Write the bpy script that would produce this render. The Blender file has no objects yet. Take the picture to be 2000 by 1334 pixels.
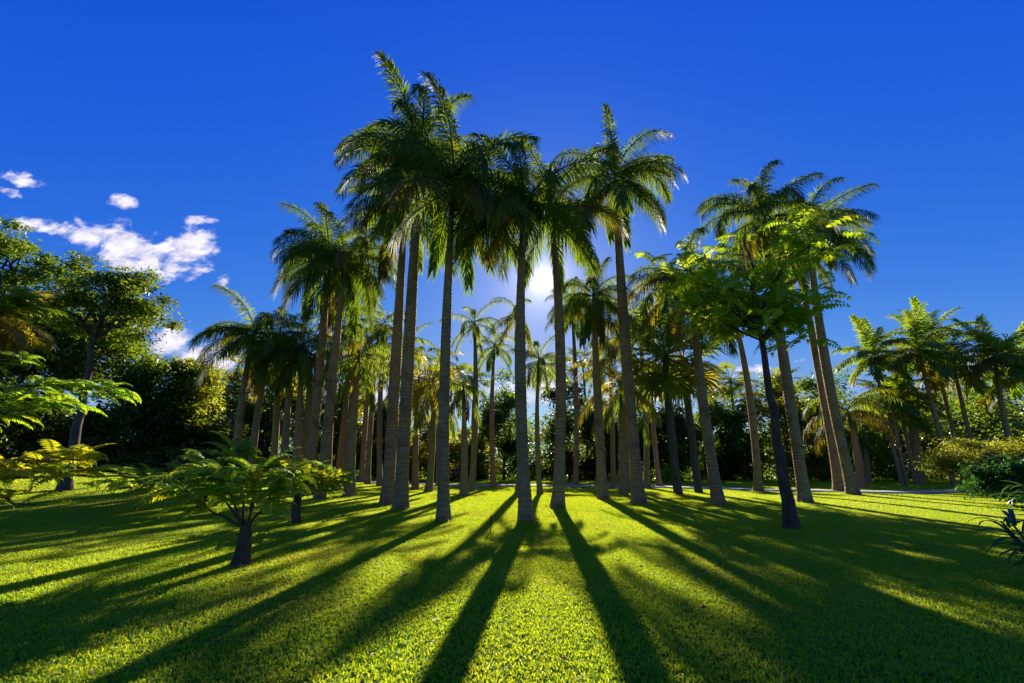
import bpy, math, random
import numpy as np
from mathutils import Vector, Matrix, Euler

SC = bpy.context.scene
COL = SC.collection
R = math.radians

# ---------------------------------------------------------------- camera
CAM_H = 1.6
PITCH = 16.4
cd = bpy.data.cameras.new('camera')
cam = bpy.data.objects.new('camera', cd)
COL.objects.link(cam)
cd.sensor_width = 36.0
cd.lens = 15.0
cd.clip_start = 0.05
cd.clip_end = 3000.0
cam.location = (0, 0, CAM_H)
cam.rotation_euler = (R(90 + PITCH), 0, 0)
SC.camera = cam

# ---------------------------------------------------------------- sun, sky, exposure
SUN_AZ, SUN_EL = 4.4, 24.6
SUN_DIR = Vector((math.sin(R(SUN_AZ)) * math.cos(R(SUN_EL)),
                  math.cos(R(SUN_AZ)) * math.cos(R(SUN_EL)), math.sin(R(SUN_EL))))
sl = bpy.data.lights.new('sun', 'SUN')
sl.energy = 5.0
sl.angle = R(0.53)
sl.color = (1.0, 0.90, 0.72)
sun = bpy.data.objects.new('sun', sl)
COL.objects.link(sun)
sun.rotation_euler = SUN_DIR.to_track_quat('Z', 'Y').to_euler()

SC.view_settings.view_transform = 'Standard'
SC.view_settings.look = 'None'
SC.view_settings.gamma = 1.0
SC.view_settings.use_curve_mapping = False
EXPOSURE = 1.12
SKY_CURVE = ((.015, 2.1), (.056, 1.1), (.51, .19))
SC.view_settings.exposure = EXPOSURE
SC.render.engine = 'CYCLES'
SC.cycles.max_bounces = 8
SC.cycles.diffuse_bounces = 4
SC.cycles.glossy_bounces = 2
SC.cycles.transmission_bounces = 6
SC.cycles.sample_clamp_indirect = 4.0
SC.cycles.use_denoising = True

CLOUDS = [  # u = east / north, v = up / north, half width, half height, tilt, strength
    (-1.129, 0.5931, 0.0703, 0.0369, -15, 1.0),
    (-1.0246, 0.5554, 0.1071, 0.0515, -20, 1.0),
    (-0.9155, 0.5184, 0.1128, 0.0626, -12, 1.0),
    (-0.8405, 0.5524, 0.0602, 0.0545, 10, 1.0),
    (-0.7968, 0.4893, 0.029, 0.0145, 0, 0.7),
    (-1.3452, 0.7598, 0.0676, 0.0199, -18, 0.9),
    (-1.3738, 0.7189, 0.0349, 0.0114, -20, 0.6),
    (-1.0649, 0.6947, 0.0444, 0.0226, -22, 0.95),
    (-0.83, 0.6316, 0.0464, 0.014, 0, 0.8),
    (-0.7354, 0.4577, 0.0183, 0.0157, 0, 0.7),
    (-1.2647, 0.6161, 0.0816, 0.0217, -8, 0.8),
    (-0.8387, 0.2969, 0.0601, 0.0396, -15, 1.0),
    (-0.7666, 0.2518, 0.0618, 0.0438, 0, 1.0),
    (-0.7097, 0.2454, 0.0469, 0.0359, 0, 1.0),
    (-0.9438, 0.3166, 0.0755, 0.0536, 0, 0.9),
    (-0.3621, 0.1647, 0.0845, 0.0492, 0, 0.9),
    (-0.2927, 0.2015, 0.0732, 0.0439, 0, 0.8),
    (-0.1453, 0.1769, 0.0969, 0.0371, 0, 0.9),
    (0.0727, 0.1769, 0.0848, 0.0321, 0, 0.8),
    (0.2776, 0.1647, 0.0724, 0.0368, 0, 0.7),
    (0.5706, 0.224, 0.0564, 0.0113, 4, 0.8),
    (0.6912, 0.2454, 0.0272, 0.0051, 10, 0.35),
    (0.4886, 0.2077, 0.0611, 0.0175, 0, 0.6),
    (1.1685, 0.2328, 0.0984, 0.0305, 0, 0.8),
]

def build_world():
    w = bpy.data.worlds.new('World')
    SC.world = w
    w.use_nodes = True
    nt = w.node_tree
    nt.nodes.clear()
    N, Lk = nt.nodes.new, nt.links.new
    def math_(op, a, b=None, c=None, clamp=False):
        n = N('ShaderNodeMath'); n.operation = op; n.use_clamp = clamp
        for i, v in enumerate((a, b, c)):
            if v is None: continue
            if isinstance(v, (int, float)): n.inputs[i].default_value = v
            else: Lk(v, n.inputs[i])
        return n.outputs[0]
    out = N('ShaderNodeOutputWorld')
    bg = N('ShaderNodeBackground'); bg.inputs[1].default_value = 0.10
    sky = N('ShaderNodeTexSky'); sky.sky_type = 'NISHITA'; sky.sun_disc = False
    sky.sun_elevation = R(SUN_EL); sky.sun_rotation = R(SUN_AZ)
    sky.altitude = 600; sky.air_density = 1.0; sky.dust_density = 0.15; sky.ozone_density = 4.0
    # deep polarised blue: one power and one gain per channel for the whole sky
    sc_ = N('ShaderNodeSeparateColor'); Lk(sky.outputs[0], sc_.inputs[0])
    tint = N('ShaderNodeCombineColor')
    ch = [math_('MULTIPLY', math_('POWER', sc_.outputs[k], pw), gain / (0.10 * 2 ** (EXPOSURE - .10))) for k, (gain, pw) in enumerate(SKY_CURVE)]
    ch[0] = math_('MINIMUM', ch[0], math_('MULTIPLY', ch[1], 0.62))   # keeps the low sky from turning pink
    for k in range(3): Lk(ch[k], tint.inputs[k])
    tc = N('ShaderNodeTexCoord')
    nrm = N('ShaderNodeVectorMath'); nrm.operation = 'NORMALIZE'
    Lk(tc.outputs['Generated'], nrm.inputs[0])
    sep = N('ShaderNodeSeparateXYZ'); Lk(nrm.outputs[0], sep.inputs[0])
    yy = math_('MAXIMUM', sep.outputs[1], 0.05)
    u = math_('DIVIDE', sep.outputs[0], yy)
    v = math_('DIVIDE', sep.outputs[2], yy)
    comb = N('ShaderNodeCombineXYZ'); Lk(u, comb.inputs[0]); Lk(v, comb.inputs[1])
    # warped coordinates give the clouds ragged edges
    def noise(scale, detail, rough, dist=0.0, off=0.0, stretch=1.6):
        mp = N('ShaderNodeMapping'); mp.inputs['Location'].default_value = (off, off * .37, off)
        mp.inputs['Scale'].default_value = (1, stretch, 1)
        mp.inputs['Rotation'].default_value = (0, 0, R(22))
        Lk(comb.outputs[0], mp.inputs[0])
        n = N('ShaderNodeTexNoise'); n.inputs['Scale'].default_value = scale
        n.inputs['Detail'].default_value = detail; n.inputs['Roughness'].default_value = rough
        n.inputs['Distortion'].default_value = dist
        Lk(mp.outputs[0], n.inputs['Vector'])
        return n.outputs[0]
    mask = None
    for (u0, v0, a, b, t, st) in CLOUDS:
        du = math_('SUBTRACT', u, u0); dv = math_('SUBTRACT', v, v0)
        c_, s_ = math.cos(R(t)), math.sin(R(t))
        p = math_('ADD', math_('MULTIPLY', du, c_ / a), math_('MULTIPLY', dv, s_ / a))
        q = math_('ADD', math_('MULTIPLY', du, -s_ / b), math_('MULTIPLY', dv, c_ / b))
        d = math_('ADD', math_('MULTIPLY', p, p), math_('MULTIPLY', q, q))
        m = math_('MULTIPLY', math_('MAXIMUM', math_('SUBTRACT', 1.75, d), -3.2), st)
        mask = m if mask is None else math_('MAXIMUM', mask, m)
    n1 = noise(13.0, 9.0, 0.62, 0.35)
    n2 = noise(34.0, 8.0, 0.6, 0.2, 3.1)
    dens = math_('ADD', mask, math_('MULTIPLY', math_('SUBTRACT', n1, 0.52), 5.2))
    dens = math_('ADD', dens, math_('MULTIPLY', math_('SUBTRACT', n2, 0.5), 1.6))
    mr = N('ShaderNodeMapRange'); mr.interpolation_type = 'SMOOTHSTEP'
    Lk(dens, mr.inputs[0]); mr.inputs[1].default_value = 0.25; mr.inputs[2].default_value = 1.75
    front = math_('GREATER_THAN', sep.outputs[1], 0.06)
    alpha = math_('MULTIPLY', mr.outputs[0], front)
    alpha = math_('MULTIPLY', alpha, 0.95)
    shade = noise(20.0, 6.0, 0.58, 0.3, 7.7)
    sr = N('ShaderNodeValToRGB')
    sr.color_ramp.elements[0].position = 0.36; sr.color_ramp.elements[0].color = (3.3, 3.2, 4.0, 1)
    sr.color_ramp.elements[1].position = 0.60; sr.color_ramp.elements[1].color = (5.2, 4.9, 5.3, 1)
    Lk(shade, sr.inputs[0])
    mix = N('ShaderNodeMix'); mix.data_type = 'RGBA'
    Lk(alpha, mix.inputs[0]); Lk(tint.outputs[0], mix.inputs[6]); Lk(sr.outputs[0], mix.inputs[7])
    # the sun itself and its aureole, at the lamp's direction
    dt = N('ShaderNodeVectorMath'); dt.operation = 'DOT_PRODUCT'
    Lk(nrm.outputs[0], dt.inputs[0]); dt.inputs[1].default_value = SUN_DIR
    ang = math_('ARCCOSINE', math_('MINIMUM', dt.outputs['Value'], 1.0))
    core = N('ShaderNodeMapRange'); core.interpolation_type = 'SMOOTHSTEP'
    Lk(ang, core.inputs[0]); core.inputs[1].default_value = R(0.95); core.inputs[2].default_value = R(0.5)
    core.inputs[3].default_value = 0.0; core.inputs[4].default_value = 160.0
    aur = math_('MULTIPLY', math_('POWER', 2.71828, math_('MULTIPLY', ang, -34.0)), 7.0)
    aur2 = math_('MULTIPLY', math_('POWER', 2.71828, math_('MULTIPLY', ang, -9.0)), 1.1)
    glow = math_('ADD', math_('ADD', core.outputs[0], aur), aur2)
    gcol = N('ShaderNodeMix'); gcol.data_type = 'RGBA'; gcol.blend_type = 'MULTIPLY'
    gcol.inputs[0].default_value = 1.0
    gv = N('ShaderNodeCombineColor')
    for i in range(3): Lk(glow, gv.inputs[i])
    Lk(gv.outputs[0], gcol.inputs[6]); gcol.inputs[7].default_value = (1.0, 0.93, 0.9, 1)
    add = N('ShaderNodeMix'); add.data_type = 'RGBA'; add.blend_type = 'ADD'
    add.inputs[0].default_value = 1.0
    Lk(mix.outputs[2], add.inputs[6]); Lk(gcol.outputs[2], add.inputs[7])
    Lk(add.outputs[2], bg.inputs[0]); Lk(bg.outputs[0], out.inputs[0])
build_world()
# ---------------------------------------------------------------- helpers
def hterr(x, y):
    """Lawn height: nearly level, a low mound on the left."""
    def ss(t):
        t = np.clip(t, 0, 1); return t * t * (3 - 2 * t)
    x = np.asarray(x, float); y = np.asarray(y, float)
    h = 1.25 * ss((-x - 8.0) / 18.0) * ss((y - 7.0) / 16.0) * (1 - 0.5 * ss((y - 34) / 20))
    return h + 0.03 * np.sin(x * .45 + 1.2) * np.sin(y * .38)

def hz(x, y): return float(hterr(x, y))

def tag(o, label=None, cat=None, group=None, kind=None):
    if label: o['label'] = label
    if cat: o['category'] = cat
    if group: o['group'] = group
    if kind: o['kind'] = kind
    return o

def link(name, data, parent=None, loc=(0, 0, 0), rot=(0, 0, 0), scl=(1, 1, 1)):
    o = bpy.data.objects.new(name, data)
    COL.objects.link(o)
    o.location = loc; o.rotation_euler = rot; o.scale = scl
    if parent is not None: o.parent = parent
    return o

def empty(name, loc, rz=0.0):
    o = link(name, None, None, loc, (0, 0, rz))
    o.empty_display_size = 0.3
    return o

def make_mesh(name, V, F, mat=None, smooth=True, midx=None):
    """F: list of index arrays, each (n,3) or (n,4)."""
    me = bpy.data.meshes.new(name)
    V = np.asarray(V, np.float32).reshape(-1, 3)
    F = [np.asarray(f, np.int32) for f in F if len(f)]
    nl = sum(f.size for f in F); nf = sum(len(f) for f in F)
    me.vertices.add(len(V)); me.vertices.foreach_set('co', V.ravel())
    me.loops.add(nl); me.polygons.add(nf)
    me.loops.foreach_set('vertex_index', np.concatenate([f.ravel() for f in F]))
    tot = np.concatenate([np.full(len(f), f.shape[1], np.int32) for f in F])
    st = np.concatenate([[0], np.cumsum(tot)[:-1]]).astype(np.int32)
    me.polygons.foreach_set('loop_start', st)
    if smooth: me.polygons.foreach_set('use_smooth', np.ones(nf, bool))
    if midx is not None: me.polygons.foreach_set('material_index', np.asarray(midx, np.int32))
    me.update(calc_edges=True)
    me.validate()
    if mat is not None:
        for m in (mat if isinstance(mat, (list, tuple)) else [mat]): me.materials.append(m)
    return me

class Geo:
    def __init__(s): s.V = []; s.F = {3: [], 4: []}; s.n = 0
    def add(s, V, F):
        V = np.asarray(V, float).reshape(-1, 3); s.V.append(V)
        for f in F:
            f = np.asarray(f, int)
            if len(f): s.F[f.shape[1]].append(f + s.n)
        s.n += len(V)
    def tube(s, P, rad, seg=6, cap=True):
        P = np.asarray(P, float); n = len(P); rad = np.broadcast_to(rad, (n,))
        T = np.gradient(P, axis=0); T /= np.linalg.norm(T, axis=1)[:, None] + 1e-9
        ref = np.array([1.0, 0, 0]) if abs(T[0][0]) < .8 else np.array([0, 1.0, 0])
        A = np.cross(T, ref); A /= np.linalg.norm(A, axis=1)[:, None] + 1e-9
        B = np.cross(T, A)
        th = np.linspace(0, 2 * np.pi, seg, endpoint=False)
        ring = (np.cos(th)[None, :, None] * A[:, None, :] + np.sin(th)[None, :, None] * B[:, None, :])
        V = P[:, None, :] + ring * rad[:, None, None]
        i = np.arange(n - 1)[:, None] * seg; j = np.arange(seg)[None, :]; k = (j + 1) % seg
        q = np.stack([i + j, i + k, i + seg + k, i + seg + j], -1).reshape(-1, 4)
        V = V.reshape(-1, 3); tri = []
        if cap:
            V = np.vstack([V, P[-1] + T[-1] * rad[-1] * .4]); c = len(V) - 1; b = (n - 1) * seg
            tri = np.stack([b + np.arange(seg), b + (np.arange(seg) + 1) % seg, np.full(seg, c)], -1)
        s.add(V, [q, tri])
    def leaves(s, C, D, Nn, Ln, W, fold=0.0):
        """diamond leaves: centre base C, direction D, normal Nn, length, width"""
        C = np.asarray(C, float); n = len(C)
        D = D / (np.linalg.norm(D, axis=1)[:, None] + 1e-9)
        S = np.cross(D, Nn); S /= np.linalg.norm(S, axis=1)[:, None] + 1e-9
        U = np.cross(S, D)
        Ln = np.broadcast_to(Ln, (n,))[:, None]; W = np.broadcast_to(W, (n,))[:, None]
        m = C + D * Ln * .45
        a = C; b = m + S * W * .5 + U * W * fold; t = C + D * Ln - U * Ln * .12; d = m - S * W * .5 + U * W * fold
        V = np.stack([a, b, t, d], 1).reshape(-1, 3)
        i = np.arange(n)[:, None] * 4
        s.add(V, [np.hstack([i, i + 1, i + 2]), np.hstack([i, i + 2, i + 3])])
    def mesh(s, name, mat, smooth=True):
        V = np.vstack(s.V); F = [np.vstack(s.F[k]) for k in (3, 4) if s.F[k]]
        return make_mesh(name, V, F, mat, smooth)

def rnd_dirs(rng, n):
    v = rng.normal(size=(n, 3)); return v / np.linalg.norm(v, axis=1)[:, None]

# ---------------------------------------------------------------- materials
MATS = {}
def nodes_of(name):
    m = bpy.data.materials.new(name); m.use_nodes = True
    nt = m.node_tree; nt.nodes.clear()
    MATS[name] = m
    return m, nt, nt.nodes.new, nt.links.new

def leaf_mat(name, ca, cb, ta, tb, trans=0.5, rough=0.38, spec=0.4, noise=0.35, dry=None):
    """ca..cb reflected colour range, ta..tb transmitted colour range (per leaf and per plant)."""
    m, nt, N, L = nodes_of(name)
    geo = N('ShaderNodeNewGeometry'); oi = N('ShaderNodeObjectInfo')
    nz = N('ShaderNodeTexNoise'); nz.inputs['Scale'].default_value = noise; nz.inputs['Detail'].default_value = 3
    L(geo.outputs['Position'], nz.inputs['Vector'])
    a = N('ShaderNodeMath'); a.operation = 'MULTIPLY_ADD'; L(geo.outputs['Random Per Island'], a.inputs[0]); a.inputs[1].default_value = .45
    b = N('ShaderNodeMath'); b.operation = 'MULTIPLY_ADD'; L(nz.outputs[0], b.inputs[0]); b.inputs[1].default_value = .7
    L(a.outputs[0], b.inputs[2])
    c = N('ShaderNodeMath'); c.operation = 'MULTIPLY_ADD'; L(oi.outputs['Random'], c.inputs[0]); c.inputs[1].default_value = .3
    a.inputs[2].default_value = -.25
    L(b.outputs[0], c.inputs[2]); c.use_clamp = True
    def mixc(x, y):
        q = N('ShaderNodeMix'); q.data_type = 'RGBA'; L(c.outputs[0], q.inputs[0])
        q.inputs[6].default_value = (*x, 1); q.inputs[7].default_value = (*y, 1)
        if not dry: return q.outputs[2]
        q2 = N('ShaderNodeMix'); q2.data_type = 'RGBA'; L(dryf, q2.inputs[0]); L(q.outputs[2], q2.inputs[6])
        q2.inputs[7].default_value = (*dry[0 if x is ca else 1], 1); return q2.outputs[2]
    if dry:   # worn, drier patches of lawn
        nd = N('ShaderNodeTexNoise'); nd.inputs['Scale'].default_value = .42; nd.inputs['Detail'].default_value = 5; nd.inputs['Roughness'].default_value = .62
        L(geo.outputs['Position'], nd.inputs['Vector'])
        md = N('ShaderNodeMapRange'); L(nd.outputs[0], md.inputs[0]); md.inputs[1].default_value = .52; md.inputs[2].default_value = .78; md.inputs[4].default_value = .75
        dryf = md.outputs[0]
    p = N('ShaderNodeBsdfPrincipled'); L(mixc(ca, cb), p.inputs['Base Color'])
    p.inputs['Roughness'].default_value = rough; p.inputs['Specular IOR Level'].default_value = spec
    t = N('ShaderNodeBsdfTranslucent'); L(mixc(ta, tb), t.inputs[0])
    mx = N('ShaderNodeMixShader'); mx.inputs[0].default_value = trans
    L(p.outputs[0], mx.inputs[1]); L(t.outputs[0], mx.inputs[2])
    o = N('ShaderNodeOutputMaterial'); L(mx.outputs[0], o.inputs[0])
    return m

def bark_mat(name, ca, cb, scale=3.0, ring=0.0, rough=.85, bump=.4, stain=None):
    m, nt, N, L = nodes_of(name)
    tc = N('ShaderNodeTexCoord'); oi = N('ShaderNodeObjectInfo')
    mp = N('ShaderNodeMapping'); L(tc.outputs['Object'], mp.inputs[0])
    mp.inputs['Scale'].default_value = (1, 1, .35) if not ring else (1, 1, 2.2)
    L(oi.outputs['Random'], mp.inputs['Location'])
    n1 = N('ShaderNodeTexNoise'); n1.inputs['Scale'].default_value = scale; n1.inputs['Detail'].default_value = 8; n1.inputs['Roughness'].default_value = .65
    L(mp.outputs[0], n1.inputs['Vector'])
    n2 = N('ShaderNodeTexNoise'); n2.inputs['Scale'].default_value = .9; n2.inputs['Detail'].default_value = 5
    L(tc.outputs['Object'], n2.inputs['Vector'])
    r = N('ShaderNodeValToRGB'); r.color_ramp.elements[0].position = .32; r.color_ramp.elements[1].position = .7
    r.color_ramp.elements[0].color = (*ca, 1); r.color_ramp.elements[1].color = (*cb, 1)
    L(n1.outputs[0], r.inputs[0]); col = r.outputs[0]
    if stain:
        r2 = N('ShaderNodeValToRGB'); r2.color_ramp.elements[0].position = .52; r2.color_ramp.elements[1].position = .68
        L(n2.outputs[0], r2.inputs[0])
        q = N('ShaderNodeMix'); q.data_type = 'RGBA'; L(r2.outputs[0], q.inputs[0]); L(col, q.inputs[6]); q.inputs[7].default_value = (*stain, 1)
        col = q.outputs[2]
    if ring:
        wv = N('ShaderNodeTexWave'); wv.bands_direction = 'Z'; wv.inputs['Scale'].default_value = 2.1
        wv.inputs['Distortion'].default_value = 1.2; wv.inputs['Detail'].default_value = 3; wv.inputs['Detail Scale'].default_value = 1.5
        L(tc.outputs['Object'], wv.inputs['Vector'])
        r3 = N('ShaderNodeValToRGB'); r3.color_ramp.elements[0].position = .0; r3.color_ramp.elements[1].position = .28
        r3.color_ramp.elements[0].color = (.78, .75, .72, 1); r3.color_ramp.elements[1].color = (1, 1, 1, 1)
        L(wv.outputs[1], r3.inputs[0])
        q3 = N('ShaderNodeMix'); q3.data_type = 'RGBA'; q3.blend_type = 'MULTIPLY'; q3.inputs[0].default_value = 1.0
        L(col, q3.inputs[6]); L(r3.outputs[0], q3.inputs[7]); col = q3.outputs[2]
    p = N('ShaderNodeBsdfPrincipled'); L(col, p.inputs['Base Color']); p.inputs['Roughness'].default_value = rough
    p.inputs['Specular IOR Level'].default_value = .25
    b = N('ShaderNodeBump'); b.inputs['Strength'].default_value = bump; b.inputs['Distance'].default_value = .03
    L(n1.outputs[0], b.inputs['Height']); L(b.outputs[0], p.inputs['Normal'])
    o = N('ShaderNodeOutputMaterial'); L(p.outputs[0], o.inputs[0])
    return m

# foliage
M_FROND = leaf_mat('palm leaflet', (.03, .085, .022), (.085, .15, .024), (.10, .26, .018), (.46, .50, .02), .48, .62, .16, .25)
M_FROND_OLD = leaf_mat('ageing palm leaflet', (.06, .085, .012), (.16, .10, .02), (.30, .32, .015), (.50, .30, .03), .45, .6, .2, .5)
M_FROND_GOLD = leaf_mat('yellow palm leaflet', (.10, .12, .012), (.20, .16, .02), (.50, .48, .02), (.70, .52, .03), .55, .45, .35, .5)
M_FROND_FAR = leaf_mat('far palm leaflet', (.028, .07, .018), (.10, .14, .02), (.14, .32, .02), (.60, .58, .02), .52, .6, .18, .15)
M_FROND_BRIGHT = leaf_mat('bright feather leaflet', (.04, .11, .018), (.12, .19, .02), (.16, .40, .02), (.62, .64, .02), .5, .55, .25, .2)
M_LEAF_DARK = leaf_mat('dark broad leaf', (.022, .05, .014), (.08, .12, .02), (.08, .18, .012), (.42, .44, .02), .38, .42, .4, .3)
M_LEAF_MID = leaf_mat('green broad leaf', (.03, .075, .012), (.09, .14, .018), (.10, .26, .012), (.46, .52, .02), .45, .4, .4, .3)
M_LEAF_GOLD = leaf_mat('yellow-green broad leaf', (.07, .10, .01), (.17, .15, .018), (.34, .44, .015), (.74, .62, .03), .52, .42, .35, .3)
M_LEAF_BRIGHT = leaf_mat('bright compound leaf', (.07, .20, .012), (.18, .29, .015), (.34, .60, .012), (.80, .82, .02), .56, .42, .35, .5)
M_LEAF_FERN = leaf_mat('feathery compound leaf', (.06, .20, .02), (.15, .26, .018), (.30, .62, .02), (.80, .80, .03), .58, .5, .2, .8)
M_LEAF_SUN = leaf_mat('sunlit yellow compound leaf', (.10, .14, .01), (.19, .18, .012), (.48, .54, .012), (.78, .66, .02), .58, .5, .25, .7)  # sunlight on these leaves is put into their yellow colour
M_LEAF_GLOSS = leaf_mat('glossy dark leaf', (.025, .09, .02), (.06, .14, .025), (.06, .24, .02), (.20, .40, .03), .35, .38, .35, .6)
M_GRASS = leaf_mat('grass blade', (.05, .34, .005), (.13, .42, .008), (.44, .63, .008), (.80, .78, .035), .54, .45, .25, .9, dry=((.16, .20, .02), (.62, .48, .05)))
M_LEAF_DRY = leaf_mat('dry leaf', (.10, .055, .02), (.22, .14, .06), (.25, .12, .03), (.4, .22, .06), .25, .6, .2, 2.0)
# bark and ground
M_ROYAL = bark_mat('pale ringed palm bark', (.23, .13, .047), (.45, .28, .105), 5.0, 1, .85, .35, (.16, .095, .04))
M_ROYAL_FAR = bark_mat('far palm bark', (.23, .135, .055), (.42, .27, .115), 4.0, 1, .9, .2)
M_SHAFT = bark_mat('green crownshaft', (.045, .08, .025), (.09, .12, .04), 1.6, 0, .45, .05)
M_RACHIS = bark_mat('green midrib', (.06, .09, .02), (.12, .13, .035), 3.0, 0, .5, .05)
M_BARK = bark_mat('brown bark', (.05, .035, .025), (.15, .11, .08), 6.0, 0, .9, .6, (.07, .075, .05))
M_BARK_DARK = bark_mat('dark bark', (.055, .032, .018), (.14, .085, .045), 8.0, 0, .9, .7)
M_FIBRE = bark_mat('brown palm fibre', (.10, .05, .02), (.26, .15, .06), 12.0, 0, .95, .7)
M_FRUIT = bark_mat('orange palm fruit', (.35, .13, .02), (.55, .26, .04), 14.0, 0, .5, .4)

def ground_mat():
    m, nt, N, L = nodes_of('lawn soil and thatch')
    geo = N('ShaderNodeNewGeometry')
    n1 = N('ShaderNodeTexNoise'); n1.inputs['Scale'].default_value = 22; n1.inputs['Detail'].default_value = 10; n1.inputs['Roughness'].default_value = .75
    n2 = N('ShaderNodeTexNoise'); n2.inputs['Scale'].default_value = .5; n2.inputs['Detail'].default_value = 4
    for n in (n1, n2): L(geo.outputs['Position'], n.inputs['Vector'])
    r = N('ShaderNodeValToRGB'); r.color_ramp.elements[0].position = .3; r.color_ramp.elements[1].position = .72
    r.color_ramp.elements[0].color = (.06, .14, .010, 1); r.color_ramp.elements[1].color = (.16, .28, .02, 1)
    L(n1.outputs[0], r.inputs[0])
    q = N('ShaderNodeMix'); q.data_type = 'RGBA'; q.blend_type = 'MIX'
    s = N('ShaderNodeMath'); s.operation = 'MULTIPLY'; L(n2.outputs[0], s.inputs[0]); s.inputs[1].default_value = .5
    L(s.outputs[0], q.inputs[0]); L(r.outputs[0], q.inputs[6]); q.inputs[7].default_value = (.13, .15, .02, 1)
    p = N('ShaderNodeBsdfPrincipled'); L(q.outputs[2], p.inputs['Base Color']); p.inputs['Roughness'].default_value = .9
    p.inputs['Specular IOR Level'].default_value = 0
    b = N('ShaderNodeBump'); b.inputs['Strength'].default_value = .9; b.inputs['Distance'].default_value = .05
    L(n1.outputs[0], b.inputs['Height']); L(b.outputs[0], p.inputs['Normal'])
    o = N('ShaderNodeOutputMaterial'); L(p.outputs[0], o.inputs[0])
    return m
M_GROUND = ground_mat()
M_PATH = bark_mat('pale concrete', (.30, .28, .27), (.44, .42, .40), 9.0, 0, .85, .15)
M_IRON = bark_mat('dark iron', (.015, .013, .012), (.05, .04, .03), 20.0, 0, .6, .2)
M_SKIN = bark_mat('skin', (.30, .17, .11), (.34, .20, .13), 3.0, 0, .6, 0)
M_HAIR = bark_mat('dark hair', (.01, .008, .006), (.02, .015, .01), 30.0, 0, .6, .2)
M_SHIRT_A = bark_mat('dark shirt', (.03, .03, .045), (.045, .045, .06), 10.0, 0, .9, .1)
M_SHIRT_B = bark_mat('maroon shirt', (.12, .03, .03), (.15, .04, .04), 10.0, 0, .9, .1)
M_TROUSER = bark_mat('dark trousers', (.02, .02, .025), (.035, .035, .045), 10.0, 0, .9, .1)

# ---------------------------------------------------------------- ground
def build_ground():
    # one sheet: fine near the camera, coarse out to the horizon
    def axis(lo, hi, fine_lo, fine_hi, step):
        f = list(np.arange(fine_lo, fine_hi + .01, step))
        a = [-q for q in np.geomspace(-fine_lo + 4, -lo, 14)][::-1]
        b = list(np.geomspace(fine_hi + 4, hi, 14))
        return np.array(a + f + b)
    xs = axis(-900, 900, -70, 70, 1.0); ys = axis(-900, 1500, -12, 80, 1.0)
    X, Y = np.meshgrid(xs, ys)
    Z = hterr(X, Y) * np.clip(1 - (np.abs(X) - 70) / 120, 0, 1) * np.clip(1 - (Y - 80) / 120, 0, 1)
    V = np.stack([X, Y, Z], -1).reshape(-1, 3)
    w = len(xs); i = (np.arange(len(ys) - 1)[:, None] * w + np.arange(w - 1)[None, :]).reshape(-1, 1)
    F = np.hstack([i, i + 1, i + w + 1, i + w])
    o = link('ground', make_mesh('ground', V, [F], M_GROUND)); tag(o, kind='structure')
build_ground()

PATH = [
    (-48, 52),
    (-30, 47.5),
    (-10.83, 43.2),
    (-4.67, 41.08),
    (2.29, 40.22),
    (8.94, 39.32),
    (15.82, 34.82),
    (20.3, 31.96),
    (24.51, 30.04),
    (31.51, 31.58),
    (39.55, 32.88),
]
PATH_W = 1.15
def path_points(step=1.0):
    P = np.array(PATH, float); t = np.arange(len(P))
    tt = np.linspace(0, len(P) - 1, 90)
    # Catmull-Rom through the control points
    out = []
    for q in tt:
        i = min(int(q), len(P) - 2); f = q - i
        p0, p1, p2, p3 = P[max(i - 1, 0)], P[i], P[i + 1], P[min(i + 2, len(P) - 1)]
        out.append(.5 * ((2 * p1) + (p2 - p0) * f + (2 * p0 - 5 * p1 + 4 * p2 - p3) * f * f + (3 * p1 - p0 - 3 * p2 + p3) * f ** 3))
    return np.array(out)
PP = path_points()
def build_path():
    T = np.gradient(PP, axis=0); T /= np.linalg.norm(T, axis=1)[:, None]
    S = np.stack([-T[:, 1], T[:, 0]], -1)
    prof = [(-PATH_W, -.05), (-PATH_W, .045), (-PATH_W + .02, .055), (PATH_W - .02, .055), (PATH_W, .045), (PATH_W, -.05)]
    V = []
    for p, s in zip(PP, S):
        for (a, z) in prof:
            q = p + s * a; V.append((q[0], q[1], hz(*p) + z))
    n = len(prof); i = np.arange(len(PP) - 1)[:, None] * n; j = np.arange(n - 1)[None, :]
    F = np.stack([i + j, i + j + 1, i + n + j + 1, i + n + j], -1).reshape(-1, 4)
    o = link('footpath', make_mesh('footpath', V, [F], M_PATH, smooth=False)); tag(o, kind='structure')
build_path()

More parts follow.
